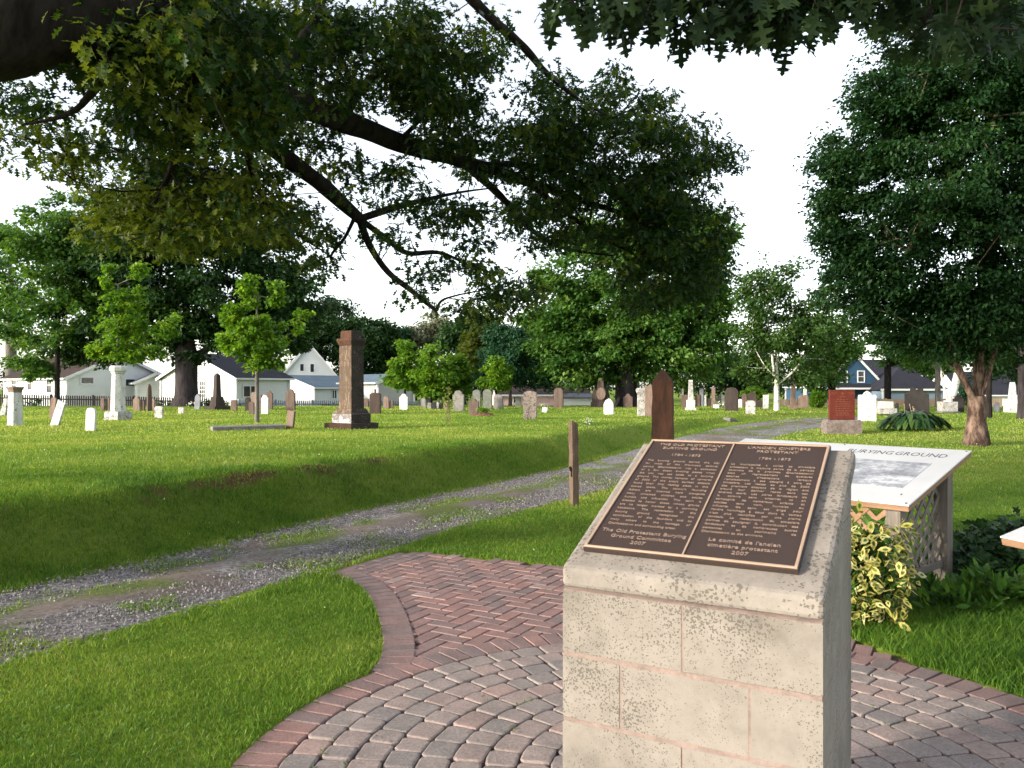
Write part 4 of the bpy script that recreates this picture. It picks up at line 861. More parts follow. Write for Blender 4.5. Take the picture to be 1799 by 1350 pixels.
def fence(name, label, pts, h, mat, pick=.09, gap=.05, point=True, cat='fence'):
    """picket fence along px/depth points"""
    P = [np.array([*corner(px, d)[:2]]) for px, d in pts]; mb = MB(); rl = MB(); ps = []
    for a, b_ in zip(P[:-1], P[1:]):
        L = np.linalg.norm(b_ - a); u = (b_ - a) / L; rz = math.atan2(u[1], u[0]); k = 0
        while k * (pick + gap) < L:
            q = a + u * k * (pick + gap); z = float(height(*q)[0]); hh = h + rng.normal(0, .012); x0 = pick / 2
            pr = [(-x0, -.1), (x0, -.1), (x0, hh - x0 * 1.4), (0, hh), (-x0, hh - x0 * 1.4)] if point else [(-x0, -.1), (x0, -.1), (x0, hh), (0, hh), (-x0, hh)]
            mb.stack([[(q[0] + x * u[0] + y * u[1], q[1] + x * u[1] - y * u[0], z + zz) for x, zz in pr] for y in (.01, -.01)]); k += 1
        for zz in (.25, h - .28):
            za, zb = float(height(*a)[0]) + zz, float(height(*b_)[0]) + zz; o_ = np.array([-u[1], u[0]]) * .03
            rl.beam((a[0] + o_[0], a[1] + o_[1], za), (b_[0] + o_[0], b_[1] + o_[1], zb), .035, .08)
        n = max(1, int(L / 2.4))
        for i in range(n + 1):
            q = a + (b_ - a) * i / n + np.array([-u[1], u[0]]) * .09; ps.append((q[0], q[1], float(height(*q)[0])))
    base = np.append(P[0], height(*P[0])[0])
    t = thing(name, label, cat, base)
    def off(m_): m_.v = [(x - base[0], y - base[1], z - base[2]) for x, y, z in m_.v]; return m_
    off(mb).build('pickets', M[mat], t); off(rl).build('rails', M[mat], t)
    for q in ps: m2 = MB(); m2.box((q[0] - base[0], q[1] - base[1], q[2] - base[2] + h / 2), (.1, .1, h + .1)); m2.build('post', M[mat], t)
fence('picket_fence', 'dark stained picket fence along the left side from the frame edge to the white gate', [(-60, 52), (378, 54)], 1.05, 'darkfence')
fence('picket_fence', 'white picket gate section under the patio door', [(384, 54), (418, 54.2)], .95, 'siding')
fence('picket_fence', 'faded blue grey picket fence from the patio door to the small maples', [(420, 54.5), (800, 56)], .98, 'bluefence')
fence('board_fence', 'new pale cedar board fence running behind the stones on the right', [(1362, 57), (1760, 55)], 1.12, 'cedar', .14, .012, False)

# ------------------------------------------------------------------ leaves and trees
OAK_L = [(0, .015), (.18, .02), (.22, .19), (.27, .21), (.31, .06), (.42, .07), (.47, .34), (.50, .25), (.56, .37), (.585, .08), (.68, .08), (.74, .29), (.765, .19), (.81, .24), (.83, .07), (.9, .09), (1, 0)]
OAK_M = [(0, .02), (.25, .20), (.33, .05), (.52, .38), (.60, .08), (.78, .27), (.85, .07), (1, 0)]
MAPLE = [(0, .02), (.10, .34), (.34, .20), (.52, .50), (.62, .18), (1, 0)]
OVAL = [(0, .02), (.3, .24), (.65, .2), (1, 0)]
DIAM = [(0, .0), (.45, .34), (1, 0)]
LONG = [(0, .02), (.2, .15), (.5, .19), (.8, .11), (1, 0)]
def tmpl(half):
    up = [(x, y) for x, y in half]; lo = [(x, -y) for x, y in half[::-1] if y > .001]
    return np.array(up + lo if up[0][1] > .001 else up + [q for q in lo])
def leaf_cloud(C_, size, half, rg, flat=.6, droop=.3, fold=.12, out=None):
    """leaves at C_ (n,3): vertices and face indices"""
    T_ = tmpl(half); n, k = len(C_), len(T_); yaw = rg.random(n) * 2 * np.pi
    if out is not None: yaw = np.arctan2(out[:, 1], out[:, 0]) + rg.normal(0, .7, n)
    pit = -droop + rg.normal(0, flat, n); rol = rg.normal(0, flat, n)
    ex = np.stack([np.cos(yaw) * np.cos(pit), np.sin(yaw) * np.cos(pit), np.sin(pit)], 1); ey = np.stack([-np.sin(yaw), np.cos(yaw), np.zeros(n)], 1); ez = np.cross(ex, ey)
    ey2 = ey * np.cos(rol)[:, None] + ez * np.sin(rol)[:, None]; ez2 = np.cross(ex, ey2)
    s = (size * (rg.random(n) * .5 + .75))[:, None, None]
    zz = fold * np.abs(T_[:, 1]) - .10 * T_[:, 0] ** 2
    V = C_[:, None] + s * (T_[None, :, :1] * ex[:, None] + T_[None, :, 1:] * ey2[:, None] + zz[None, :, None] * ez2[:, None])
    return V.reshape(-1, 3), (np.arange(n * k).reshape(n, k))
class Skel:
    def __init__(s, P, par=None): s.p = [np.array(q, float) for q in P]; s.par = par if par is not None else [-1] + list(range(len(P) - 1)); s.fix = {}
    def attach(s, T_, rg, sag=.08, down=.5, step=.5, order=None):
        """connect each target to the nearest node, growing outwards"""
        A = np.array(s.p); T_ = np.asarray(T_); D_ = np.min(np.linalg.norm(T_[:, None] - A[None, ::max(1, len(A) // 40)], axis=2), 1)
        for k in np.argsort(D_):
            t = T_[k]; A = np.array(s.p); v = t - A; dd = np.linalg.norm(v, axis=1); cost = dd + down * np.maximum(0, A[:, 2] - t[2]) + .35 * np.maximum(0, .8 * np.hypot(v[:, 0], v[:, 1]) - v[:, 2]) * .3
            j = int(np.argmin(cost)); n = max(1, int(dd[j] / step)); a = A[j]; L = dd[j]; side = rg.normal(0, 1, 3) * L * .09; prev = j
            for i in range(1, n + 1):
                u = i / n; q = a + (t - a) * u + side * math.sin(u * math.pi) + np.array([0, 0, sag * L * math.sin(u * math.pi)]); s.p.append(q); s.par.append(prev); prev = len(s.p) - 1
    def radii(s, tip=.012, ex=2.4, rmax=None):
        n = len(s.p); acc = np.zeros(n); 
        for i in range(n - 1, -1, -1):
            r = max(acc[i], tip ** ex)
            acc[i] = r
            if s.par[i] >= 0: acc[s.par[i]] += r
        R = acc ** (1 / ex)
        if rmax is not None and R[0] > 0: R = tip * (R / tip) ** (math.log(rmax / tip) / math.log(max(R[0] / tip, 1.01)))
        for k, v in s.fix.items(): R[k] = v
        return R
    def tube(s, R, n=6):
        P = np.array(s.p); i = np.array([k for k in range(len(P)) if s.par[k] >= 0]); p = np.array(s.par)[i]; r0 = np.minimum(R[p], R[i] * 1.7 + .004)
        return tubes(P[p], P[i], r0, R[i], n)
def tree(name, label, px, base, crown, barkm, leafm, trunk_px, top_py, K=80, per=160, lsize=.16, half=MAPLE, cr=.7, dd=None, seed=1, group=None, limbs=60, flat=.55, shell=2.2, fork=None, tip=.012, lean=0, kids=True, flare=.6, cflat=.6, kind=None):
    rg = np.random.default_rng(seed); p = at(px, base) if dd is None else np.array([*corner(px, dd)[:2], 0]); 
    if dd is not None: p[2] = height(p[0], p[1])[0] - .02
    d = p[1]; k = d / F; t = thing(name, label, 'tree', p, 0, group)
    def loc(x, y): return np.array([(x - 900) * k - p[0], 0, CAMZ - (y - H0) * k - p[2]])
    w_ = np.array([c_[2] * c_[3] for c_ in crown], float); w_ /= w_.sum(); ci = rg.choice(len(crown), K, p=w_); tg = []
    for c_ in ci:
        cx, cy, rx, ry = crown[c_][:4]; v = rg.normal(0, 1, 3); v /= np.linalg.norm(v); rad = rg.random() ** (1 / shell)
        q = loc(cx, cy) + v * rad * np.array([rx * k, (crown[c_][4] if len(crown[c_]) > 4 else min(rx, ry * 1.2)) * k, ry * k]); tg.append(q)
    tg = np.array(tg); tg[:, 2] = np.maximum(tg[:, 2], .3)
    htop = loc(px, top_py)[2]; n = max(4, int(htop / .6)); T0 = [np.array([lean * (i / n) ** 1.5 * htop, 0, htop * i / n]) for i in range(n + 1)]
    T0[0][2] = -.15; sk = Skel(T0)
    if fork:   # explicit big limbs: lists of pixel points, starting from a trunk node
        for f_ in fork:
            fp = [loc(x, y) for x, y in f_[1:]]
            for q, z in zip(fp, range(len(fp))): q[1] = f_[0] * (z + 1)
            j = int(np.argmin([abs(q[2] - fp[0][2]) for q in T0])); prev = j; fp2 = catmull([T0[j]] + fp, 4)[1:]
            for q in fp2: sk.p.append(q); sk.par.append(prev); prev = len(sk.p) - 1
    sub = tg[rg.permutation(K)[:min(limbs, K)]]; sk.attach(sub, rg)
    R = sk.radii(tip=tip, rmax=trunk_px * k / 2)
    for i in range(n + 1):
        if T0[i][2] < 1.2: R[i] *= 1 + flare * max(0, (1.2 - T0[i][2]) / 1.35) ** 2.5 * 1.0
    V, Fq = sk.tube(R, 8); mesh('trunk', V, [Fq], M[barkm], t, smooth=True)
    cl = []; tn = []
    for q in tg:
        m_ = max(8, int(per * rg.uniform(.5, 1.4))); g = rg.normal(0, 1, (m_, 3)); g = g / np.linalg.norm(g, axis=1, keepdims=True) * (rg.random((m_, 1)) ** .55); r_ = cr * rg.uniform(.6, 1.35)
        cl.append(q + g * r_ * np.array([1, 1, cflat])); tn.append(np.clip(rg.normal(.45, .16) + rg.normal(0, .17, m_) + g[:, 2] * .12, 0, 1))
    C_ = np.concatenate(cl); tn = np.concatenate(tn); ok = C_[:, 2] > .12; C_, tn = C_[ok], tn[ok]
    ctr = tg.mean(0); V, Fl = leaf_cloud(C_, lsize, half, rg, flat, out=C_ - ctr); mesh('crown', V, [Fl], M[leafm], t, tint=tn)
    if kind: t['kind'] = kind
    return t
# far-off wood closing the horizon
rg = np.random.default_rng(50); n = 150; 
xx = np.linspace(-135, 135, n) + rg.normal(0, 1, n); yy = 118 + rg.normal(0, 7, n); hh = 3.2 + 3.6 * vnoise(xx, xx * 0, 18, 3) + rg.random(n) * 1.5
cl = []; tn = []; tk0 = []; tk1 = []
for x, y, h in zip(xx, yy, hh):
    m_ = 420; g = rg.normal(0, 1, (m_, 3)); g = g / np.linalg.norm(g, axis=1, keepdims=True) * (rg.random((m_, 1)) ** .4)
    c_ = np.array([x, y, h * .52]) + g * np.array([2.3, 1.8, h * .52]); cl.append(c_); tn.append(np.clip(rg.normal(.4, .2) + rg.normal(0, .15, m_) + g[:, 2] * .2, 0, 1)); tk0.append((x, y, -.5)); tk1.append((x, y, h * .5))
C_ = np.concatenate(cl); V, Fl = leaf_cloud(C_, .55, DIAM, rg, .6); V2, F2 = tubes(tk0, tk1, np.full(n, .25), np.full(n, .12), 5)
nl, nt_ = len(Fl), len(F2)
tag(mesh('far_woodland', np.concatenate([V, V2]), [Fl, F2 + len(V)], None, tint=np.concatenate([np.concatenate(tn), np.zeros(nt_)]), mats=[M['elmleaf'], M['bark']], mi=[0] * nl + [1] * nt_), kind='stuff')

BT = 'background trees beyond the burying ground'
tree('leafy_tree', 'round topped dark tree rising behind the two storey white house', 560, 700, [(560, 590, 62, 62), (590, 560, 45, 40), (520, 560, 50, 45)], 'bark', 'elmleaf', 14, 570, 90, 150, .42, DIAM, 1.5, dd=95, seed=11, group=BT)
tree('leafy_tree', 'dark green tree directly behind the tall pillar monument', 640, 700, [(640, 620, 52, 62), (612, 590, 30, 36), (668, 600, 30, 36)], 'bark', 'elmleaf', 14, 600, 80, 150, .42, DIAM, 1.4, dd=92, seed=12, group=BT)
tree('leafy_tree', 'dark bushy tree between the pillar monument and the pale tree', 690, 700, [(688, 625, 36, 58), (705, 600, 24, 30)], 'bark', 'teleleaf', 12, 610, 60, 150, .42, DIAM, 1.3, dd=96, seed=13, group=BT)
tree('leafy_tree', 'pale grey green thin topped tree behind the yellow green maples', 752, 700, [(750, 600, 44, 46), (765, 575, 24, 22)], 'barkgrey', 'paleleaf', 10, 590, 55, 110, .40, DIAM, 1.3, dd=98, seed=14, group=BT)
tree('leafy_tree', 'dark rounded tree right of the pale grey green tree', 812, 700, [(812, 610, 42, 55), (820, 575, 26, 26)], 'bark', 'elmleaf', 12, 600, 70, 150, .40, DIAM, 1.3, dd=90, seed=15, group=BT)
tree('leafy_tree', 'light green open tree left of the big central tree', 955, 700, [(955, 615, 58, 66), (985, 580, 40, 40), (930, 580, 24, 26)], 'barkgrey', 'greenleaf', 14, 590, 90, 110, .36, DIAM, 1.3, dd=78, seed=16, group=BT)
tree('leafy_tree', 'light green tree hanging over the blue gabled house', 1560, 712, [(1545, 615, 70, 26), (1610, 632, 60, 22), (1655, 640, 40, 22), (1580, 585, 60, 30)], 'bark', 'greenleaf', 12, 600, 90, 90, .22, MAPLE, .8, dd=62, seed=17, group=BT)
tree('leafy_tree', 'dark broad tree closing the gap between the birch and the blue house', 1462, 712, [(1462, 610, 42, 55), (1440, 650, 40, 40)], 'bark', 'greenleaf', 14, 600, 80, 110, .26, DIAM, 1.0, dd=58, seed=18, group=BT)
tree('leafy_tree', 'dark tree behind the birch and the square pink shaft', 1300, 712, [(1300, 640, 60, 46), (1340, 650, 45, 36), (1250, 650, 45, 40)], 'bark', 'elmleaf', 14, 610, 100, 120, .28, DIAM, 1.1, dd=66, seed=19, group=BT)
tree('leafy_tree', 'tall light green tree at the left frame edge behind the white house', 20, 700, [(20, 520, 80, 90), (-20, 440, 80, 60), (60, 425, 60, 50), (90, 600, 40, 40)], 'barkgrey', 'greenleaf', 18, 460, 120, 120, .34, DIAM, 1.4, dd=76, seed=20, group=BT)
tree('conifer', 'small dark blue green conifer between the cherry trunk and the forked birch', 1697, 716, [(1697, 690, 15, 26)], 'bark', 'teleleaf', 4, 668, 26, 90, .14, LONG, .35, dd=52, seed=21)
tree('leafy_tree', 'dark tree filling the right frame edge behind the white obelisk', 1800, 712, [(1790, 620, 60, 70), (1840, 560, 70, 90), (1745, 640, 40, 45)], 'bark', 'elmleaf', 16, 590, 110, 130, .26, DIAM, 1.0, dd=60, seed=22, group=BT)

# individual trees of the burying ground
tree('leafy_tree', 'open crowned dark trunked tree behind the leaning white slab', 101, 722, [(150, 385, 90, 55), (60, 420, 70, 50), (60, 470, 85, 95), (130, 550, 75, 80), (30, 580, 75, 60), (120, 440, 60, 50), (60, 640, 70, 26)], 'bark', 'greenleaf', 9, 400, 150, 110, .24, MAPLE, .8, dd=46, seed=31, limbs=90, shell=2)
tree('elm_tree', 'huge dark elm with thick dark trunk in front of the white houses', 328, 714, [(420, 600, 60, 26), (500, 560, 60, 40), (330, 480, 190, 125), (225, 570, 120, 66), (450, 570, 110, 66), (320, 390, 180, 90), (190, 460, 100, 95), (500, 500, 70, 75), (330, 600, 60, 34), (170, 610, 80, 34)], 'barkelm', 'elmleaf', 40, 470, 620, 165, .26, DIAM, 1.05, seed=32, limbs=160, shell=2.6,
     fork=[(.4, (330, 600), (370, 540), (420, 480)), (-.3, (325, 590), (270, 530), (215, 490)), (.2, (350, 620), (405, 585), (465, 550))], cflat=.45)
tree('maple_tree', 'young bright green maple rising behind the tall white column', 208, 733, [(215, 585, 46, 52), (192, 500, 9, 36), (244, 486, 8, 36), (290, 580, 26, 18), (250, 620, 44, 18), (175, 615, 24, 16), (218, 535, 26, 30), (308, 560, 10, 12)], 'barkgrey', 'mapleleaf', 6, 500, 190, 46, .13, MAPLE, .27, dd=30, seed=33, limbs=80)
tree('maple_tree', 'young bright green maple with slim trunk in front of the patio door', 452, 743, [(455, 600, 46, 46), (438, 512, 9, 34), (412, 565, 14, 34), (510, 575, 26, 9), (470, 640, 36, 12), (534, 552, 12, 7), (482, 515, 9, 28), (400, 600, 14, 18)], 'barkgrey', 'mapleleaf', 7.5, 520, 200, 46, .12, MAPLE, .24, seed=34, limbs=80, flare=.3)
SM = 'small young maples in a row'
tree('maple_tree', 'small yellow green maple, leftmost of the row right of the pillar monument', 712, 716, [(711, 660, 28, 40), (711, 622, 12, 22), (695, 665, 16, 20)], 'bark', 'mapleleaf', 4, 620, 60, 75, .20, MAPLE, .45, dd=46, seed=35, group=SM)
tree('maple_tree', 'bushy yellow green maple, second of the row right of the pillar monument', 757, 716, [(757, 662, 38, 40), (757, 622, 14, 20), (780, 670, 18, 22)], 'bark', 'mapleleaf', 5, 620, 75, 75, .20, MAPLE, .48, dd=45.5, seed=36, group=SM)
tree('maple_tree', 'yellow green maple, third of the row, behind the large grey headstone', 806, 716, [(804, 665, 26, 36), (804, 634, 12, 16)], 'bark', 'mapleleaf', 4, 630, 55, 75, .20, MAPLE, .45, dd=46.5, seed=37, group=SM)
tree('maple_tree', 'small green maple in front of the tall yellowish tree', 872, 716, [(872, 668, 26, 32), (874, 640, 12, 14)], 'bark', 'mapleleaf', 3, 640, 50, 70, .19, MAPLE, .42, dd=45, seed=38, group=SM)
tree('leafy_tree', 'tall yellowish green tree behind the grey green headstones', 842, 714, [(845, 620, 32, 56), (855, 580, 26, 26), (825, 650, 18, 30)], 'barkgrey', 'yellowleaf', 6, 570, 90, 90, .24, MAPLE, .6, dd=52, seed=39)
tree('leafy_tree', 'dark blue green spreading tree with thin bare trunk left of the speckled headstone', 897, 714, [(905, 630, 62, 48), (890, 595, 36, 28), (940, 660, 36, 26), (860, 660, 26, 20)], 'barkgrey', 'teleleaf', 5, 590, 130, 100, .24, LONG, .65, dd=48, seed=40)
tree('leafy_tree', 'great spreading central tree with wide shaded trunk behind the gate post', 1103, 713, [(1100, 600, 150, 72), (1010, 620, 80, 70), (1190, 600, 100, 78), (1150, 490, 120, 100), (1230, 430, 55, 70), (1000, 520, 75, 76), (1240, 540, 55, 70), (1090, 420, 100, 60)], 'barkelm', 'greenleaf', 34, 520, 650, 140, .26, DIAM, .95, seed=41, limbs=200, shell=2.8, cflat=.5,
     fork=[(.3, (1110, 650), (1150, 580), (1190, 500)), (-.3, (1095, 640), (1050, 590), (1010, 540))])
tree('birch_tree', 'white stemmed birch forking low beside the plain white slab', 1365, 722, [(1395, 600, 90, 66), (1330, 560, 50, 60), (1360, 500, 60, 46), (1440, 560, 50, 50), (1420, 660, 62, 24), (1320, 660, 40, 20)], 'barkbirch', 'birchleaf', 9, 560, 215, 85, .18, DIAM, .65, seed=42, limbs=60, tip=.012, shell=2,
     fork=[(.05, (1372, 672), (1400, 648), (1425, 610), (1440, 570)), (-.1, (1360, 660), (1352, 600), (1345, 540), (1352, 490)), (.1, (1366, 640), (1380, 580), (1392, 510)), (-.1, (1362, 665), (1340, 640), (1322, 610))], flare=.25)
tree('cherry_tree', 'big dark leaved tree with peeling copper trunk splitting low on the right lawn', 1716, 783, [(1650, 370, 190, 170), (1700, 140, 210, 150), (1540, 500, 100, 80), (1500, 300, 80, 90), (1750, 560, 190, 90), (1620, 580, 120, 50), (1600, 190, 110, 60), (1850, 380, 150, 200), (1850, 150, 150, 150), (1480, 420, 55, 90)], 'barkcherry', 'cherryleaf', 29, 610, 1950, 105, .12, OVAL, .46, seed=43, limbs=300, shell=2.4, tip=.009, cflat=.55,
     fork=[(-.05, (1716, 712), (1690, 668), (1668, 620), (1655, 560), (1640, 480)), (.04, (1722, 706), (1742, 650), (1760, 590), (1790, 500)), (-.06, (1712, 700), (1706, 640), (1700, 560), (1690, 420)), (.07, (1719, 700), (1728, 640), (1732, 540), (1745, 380)), (-.04, (1705, 690), (1665, 640), (1610, 600))], flare=.75)
tree('birch_tree', 'white forked birch trunk rising behind the long white rough block', 1668, 718, [(1640, 560, 60, 60), (1700, 560, 60, 60), (1670, 610, 60, 40)], 'barkbirch', 'birchleaf', 18, 704, 60, 90, .20, DIAM, .8, dd=48, seed=44, tip=.02, fork=[(0, (1664, 700), (1655, 662), (1648, 620), (1640, 560)), (0, (1672, 700), (1682, 662), (1692, 620), (1705, 560))], flare=.1, limbs=20)
tree('leafy_tree', 'slim grey trunked tree left of the forked white birch', 1648, 722, [(1645, 600, 50, 50), (1600, 610, 36, 30)], 'barkgrey', 'greenleaf', 9, 600, 55, 90, .18, MAPLE, .6, dd=44, seed=45, flare=.3)
tree('leafy_tree', 'dark trunk standing just left of the white obelisk at the right edge', 1738, 734, [(1745, 600, 60, 60)], 'bark', 'cherryleaf', 9, 580, 55, 110, .18, OVAL, .6, dd=34, seed=46, flare=.3)
tree('leafy_tree', 'grey brown trunk cut by the right frame edge', 1797, 734, [(1810, 560, 80, 90)], 'barkelm', 'elmleaf', 15, 540, 60, 110, .18, OVAL, .7, dd=33, seed=47, flare=.3)

# ------------------------------------------------------------------ the foreground oak
ok_ = thing('oak_tree', 'huge overhanging oak, its dark limbs and lobed leaves spanning the top of the view', 'tree', (-7.2, 5.4, 0))
OB = np.array([-7.2, 5.4, 0.]); rg = np.random.default_rng(90)
def PP(L): return [(*pz(x, y, d), r) for x, y, d, r in L]
limbs_ = []
trunkp = [(-7.2, 5.4, -.2, .62), (-7.15, 5.4, .5, .5), (-7.0, 5.4, 1.8, .44), (-6.8, 5.45, 3.0, .42), (-6.5, 5.6, 4.4, .36), (-6.4, 6.2, 6.5, .28), (-6.2, 7, 9, .18), (-6, 8, 12, .06)]
limbA = [(-6.85, 5.4, 2.6, .34), (-5.6, 5.4, 3.5, .36)] + PP([(-260, 60, 5.6, .36), (-60, 62, 5.8, .35), (60, 42, 6, .33), (200, 12, 6.4, .28), (330, 70, 7.2, .19), (470, 160, 8.1, .15), (580, 203, 9, .135), (680, 243, 10, .12), (780, 275, 10.8, .10), (870, 300, 11.5, .085), (1000, 345, 12.3, .055), (1120, 385, 13, .03), (1220, 430, 13.5, .012)])
limbs_ += [trunkp, limbA]
def br(*L): limbs_.append([(x, y, z, q * 1.22) for x, y, z, q in PP(L)])
br((330, 70, 7.2, .13), (410, 190, 8.4, .10), (490, 268, 9, .085), (560, 320, 9.5, .078), (632, 385, 10, .058))
br((632, 385, 10, .040), (690, 366, 10.2, .036), (745, 352, 10.4, .026), (810, 338, 10.7, .014), (870, 330, 11, .008))
br((632, 385, 10, .036), (680, 420, 10.2, .032), (716, 445, 10.3, .028), (770, 444, 10.5, .022), (815, 462, 10.7, .014), (880, 500, 11, .008))
br((632, 385, 10, .040), (650, 432, 10, .036), (682, 478, 10, .032), (722, 510, 10, .028), (768, 547, 10, .020)); br((768, 547, 10, .016), (775, 530, 10, .014), (800, 520, 10.1, .01), (860, 508, 10.3, .006))
br((625, 380, 10, .022), (606, 418, 10, .018), (582, 450, 10, .014), (590, 466, 10, .010), (602, 470, 10, .005))
br((700, -160, 8.2, .075), (780, -70, 8.5, .062), (832, 0, 8.8, .052), (885, 52, 9.1, .046), (928, 90, 9.4, .040), (962, 130, 9.7, .030), (1022, 178, 10.1, .016), (1090, 215, 10.5, .008))
limbs_.append([(-6.6, 5.5, 4.0, .30), (-4.8, 5.9, 5.6, .22), (-2.6, 6.8, 6.4, .15), (-1.2, 7.6, 6.5, .10)] + PP([(700, -160, 8.2, .075)]))
br((850, 292, 11.3, .05), (920, 290, 11.6, .04), (1000, 312, 12, .03), (1090, 330, 12.5, .018), (1200, 300, 13, .008))
br((820, 290, 11.1, .055), (880, 345, 11.5, .04), (930, 400, 11.8, .032), (990, 436, 12.1, .022), (1080, 450, 12.5, .01))
br((930, 322, 11.8, .04), (1030, 400, 12.2, .028), (1120, 450, 12.6, .018), (1210, 500, 13, .008))
br((190, 30, 6.3, .05), (178, 130, 6.4, .035), (150, 178, 6.6, .024), (110, 205, 6.8, .016), (40, 220, 7, .008))
br((600, 205, 9.1, .06), (640, 150, 9.3, .04), (700, 110, 9.6, .025), (790, 80, 10, .01)); br((480, 165, 8.2, .07), (520, 90, 8.6, .05), (560, 20, 9, .03), (600, -60, 9.3, .015))
br((350, 80, 7.3, .06), (330, 200, 7.8, .04), (300, 300, 8.4, .028), (260, 380, 8.9, .012)); br((420, 200, 8.4, .05), (440, 290, 8.8, .032), (470, 370, 9.2, .012)); br((700, 250, 10, .03), (735, 215, 10.2, .02), (760, 190, 10.4, .01))
# boughs that pass over the viewer and hang in at the upper right
limbs_.append([(-6.5, 5.6, 4.4, .26), (-4, 4.6, 5.4, .2), (-1, 4.0, 5.7, .15), (2.0, 4.3, 5.2, .11), (4.2, 4.8, 4.9, .07), (6, 5.2, 4.6, .03)])
limbs_.append([(-1, 4.0, 5.7, .09), (.2, 4.3, 4.9, .05), (1.2, 4.4, 4.25, .03), (2.2, 4.3, 3.95, .012)]); limbs_.append([(2.0, 4.3, 5.2, .06), (2.3, 4.4, 4.5, .03), (2.9, 4.5, 4.1, .012)])
parts = []; P_all = []; par = []; fixr = {}
for li, L in enumerate(limbs_):
    Q = catmull(np.array(L), 5); parts.append(chain_rings(Q[:, :3], Q[:, 3], 12 if Q[0, 3] > .05 else 8, .35 if Q[0, 3] > .05 else .2, li))
    st0 = len(P_all)
    for i, q in enumerate(Q): P_all.append(q[:3]); par.append(-1)
V, Fq = merge(parts); trunk = mesh('trunk_and_limbs', V - OB, [Fq], M['bark'], ok_, smooth=True)
# foliage: pixel ellipses with depth, spread in real depth
BL = [(300, 50, 200, 75, 7.2, 2.1), (190, 100, 90, 40, 7.2, .3), (360, 175, 170, 90, 8.0, 2.3), (50, 190, 60, 50, 8.6, .22), (20, 250, 40, 40, 9, .10), (120, 270, 60, 40, 9, .2), (250, 320, 130, 80, 9.4, 1.3), (400, 350, 130, 85, 9.4, 1.15), (490, 400, 50, 36, 9.8, .22), (220, 400, 70, 34, 9.4, .3), (330, 420, 80, 30, 9.4, .25),
      (540, 45, 130, 50, 9.6, .75), (640, 110, 160, 75, 9.8, 1.8), (760, 130, 90, 80, 10.2, 1.1), (700, 30, 90, 30, 10, .25), (880, 90, 40, 40, 9.6, .10), (860, 60, 30, 40, 9.4, .08), (985, 180, 50, 40, 10.2, .22), (935, 145, 40, 30, 10, .10),
      (560, 245, 50, 36, 9.2, .16), (640, 300, 70, 36, 10, .24), (800, 220, 90, 50, 11, .7), (1010, 230, 100, 50, 11.4, .8), (900, 270, 130, 46, 11.6, 1.0), (1090, 275, 150, 80, 12.2, 2.3), (1200, 265, 80, 55, 12.6, .5), (1090, 150, 50, 30, 11.6, .2), (1150, 200, 70, 30, 12, .3), (1265, 275, 40, 30, 12.8, .12),
      (1050, 370, 170, 65, 12.4, 2.2), (1190, 380, 90, 105, 12.8, 1.5), (1150, 480, 105, 62, 12.6, 1.45), (1225, 480, 55, 66, 13, .7), (970, 400, 70, 45, 12, .45),
      (760, 360, 110, 28, 10.6, .32), (850, 400, 80, 34, 10.9, .24), (600, 440, 50, 34, 10, .09), (690, 425, 34, 34, 10.2, .09), (800, 475, 60, 26, 10.4, .18), (880, 505, 66, 28, 10.6, .26), (740, 530, 30, 18, 10, .06), (860, 540, 80, 16, 10.4, .20), (560, 390, 34, 44, 10, .10)]
tg = []; tw = []
for cx, cy, rx, ry, d, wgt in BL:
    m_ = int(wgt * 66)
    for _ in range(m_):
        a, r_ = rg.random() * 2 * np.pi, rg.random() ** .5; dd_ = d + rg.normal(0, .8); x, y = cx + rx * r_ * math.cos(a), cy + ry * r_ * math.sin(a); tg.append(pz(x, y, max(5.5, dd_))); tw.append(0)
for _ in range(330):   # near leaves at the upper right, about four metres off
    x = rg.uniform(985, 1790); edge = 16 + 45 * math.sin((x - 985) / 560 * math.pi) * (x < 1545) + (x > 1590) * 66 + rg.normal(0, 16); y = edge - rg.random() ** .8 * 150; d = rg.normal(4.25, .22) if x < 1560 else rg.normal(5.0, .6); tg.append(pz(x, y, max(3.6, d))); tw.append(1)
for _ in range(700):   # unseen rest of the crown overhead, extended sunward to shade the visible leaves
    a = rg.random() * 2 * np.pi; r_ = 9.5 * rg.random() ** .5; x, y = -6.5 + r_ * math.cos(a), 3 + r_ * math.sin(a); z = rg.uniform(5.4, 11.5)
    if z < 1.6 + .52 * max(y, 0) + 1.2 and y > 0: continue
    tg.append(np.array([x, y, z])); tw.append(2)
tg = np.array(tg); tw = np.array(tw)
sk = Skel(P_all, par); far = tw < 2
sk.attach(tg[far], rg, sag=.03, down=.2, step=.45)
par0 = len(P_all); R = sk.radii(tip=.0045, ex=2.5); R = np.minimum(R, .035)
i = np.array([k for k in range(par0, len(sk.p))]); P_ = np.array(sk.p); pr = np.array(sk.par)[i]; V, Fq = tubes(P_[pr], P_[i], np.minimum(R[pr], R[i] * 1.5 + .002), R[i], 5)
mesh('twigs', V - OB, [Fq], M['bark'], ok_, smooth=True)
def cluster(T_, m0, r, rg):
    cl, ou, tn = [], [], []
    for q in T_:
        m_ = int(m0 * rg.uniform(.6, 1.4)); g = rg.normal(0, 1, (m_, 3)); g = g / np.linalg.norm(g, axis=1, keepdims=True) * (rg.random((m_, 1)) ** .6); b0 = rg.normal(.45, .15)
        cl.append(q + g * r * np.array([1, 1, .55])); ou.append(g); tn.append(np.clip(b0 + rg.normal(0, .2, m_), 0, 1))
    return np.concatenate(cl), np.concatenate(ou), np.concatenate(tn)
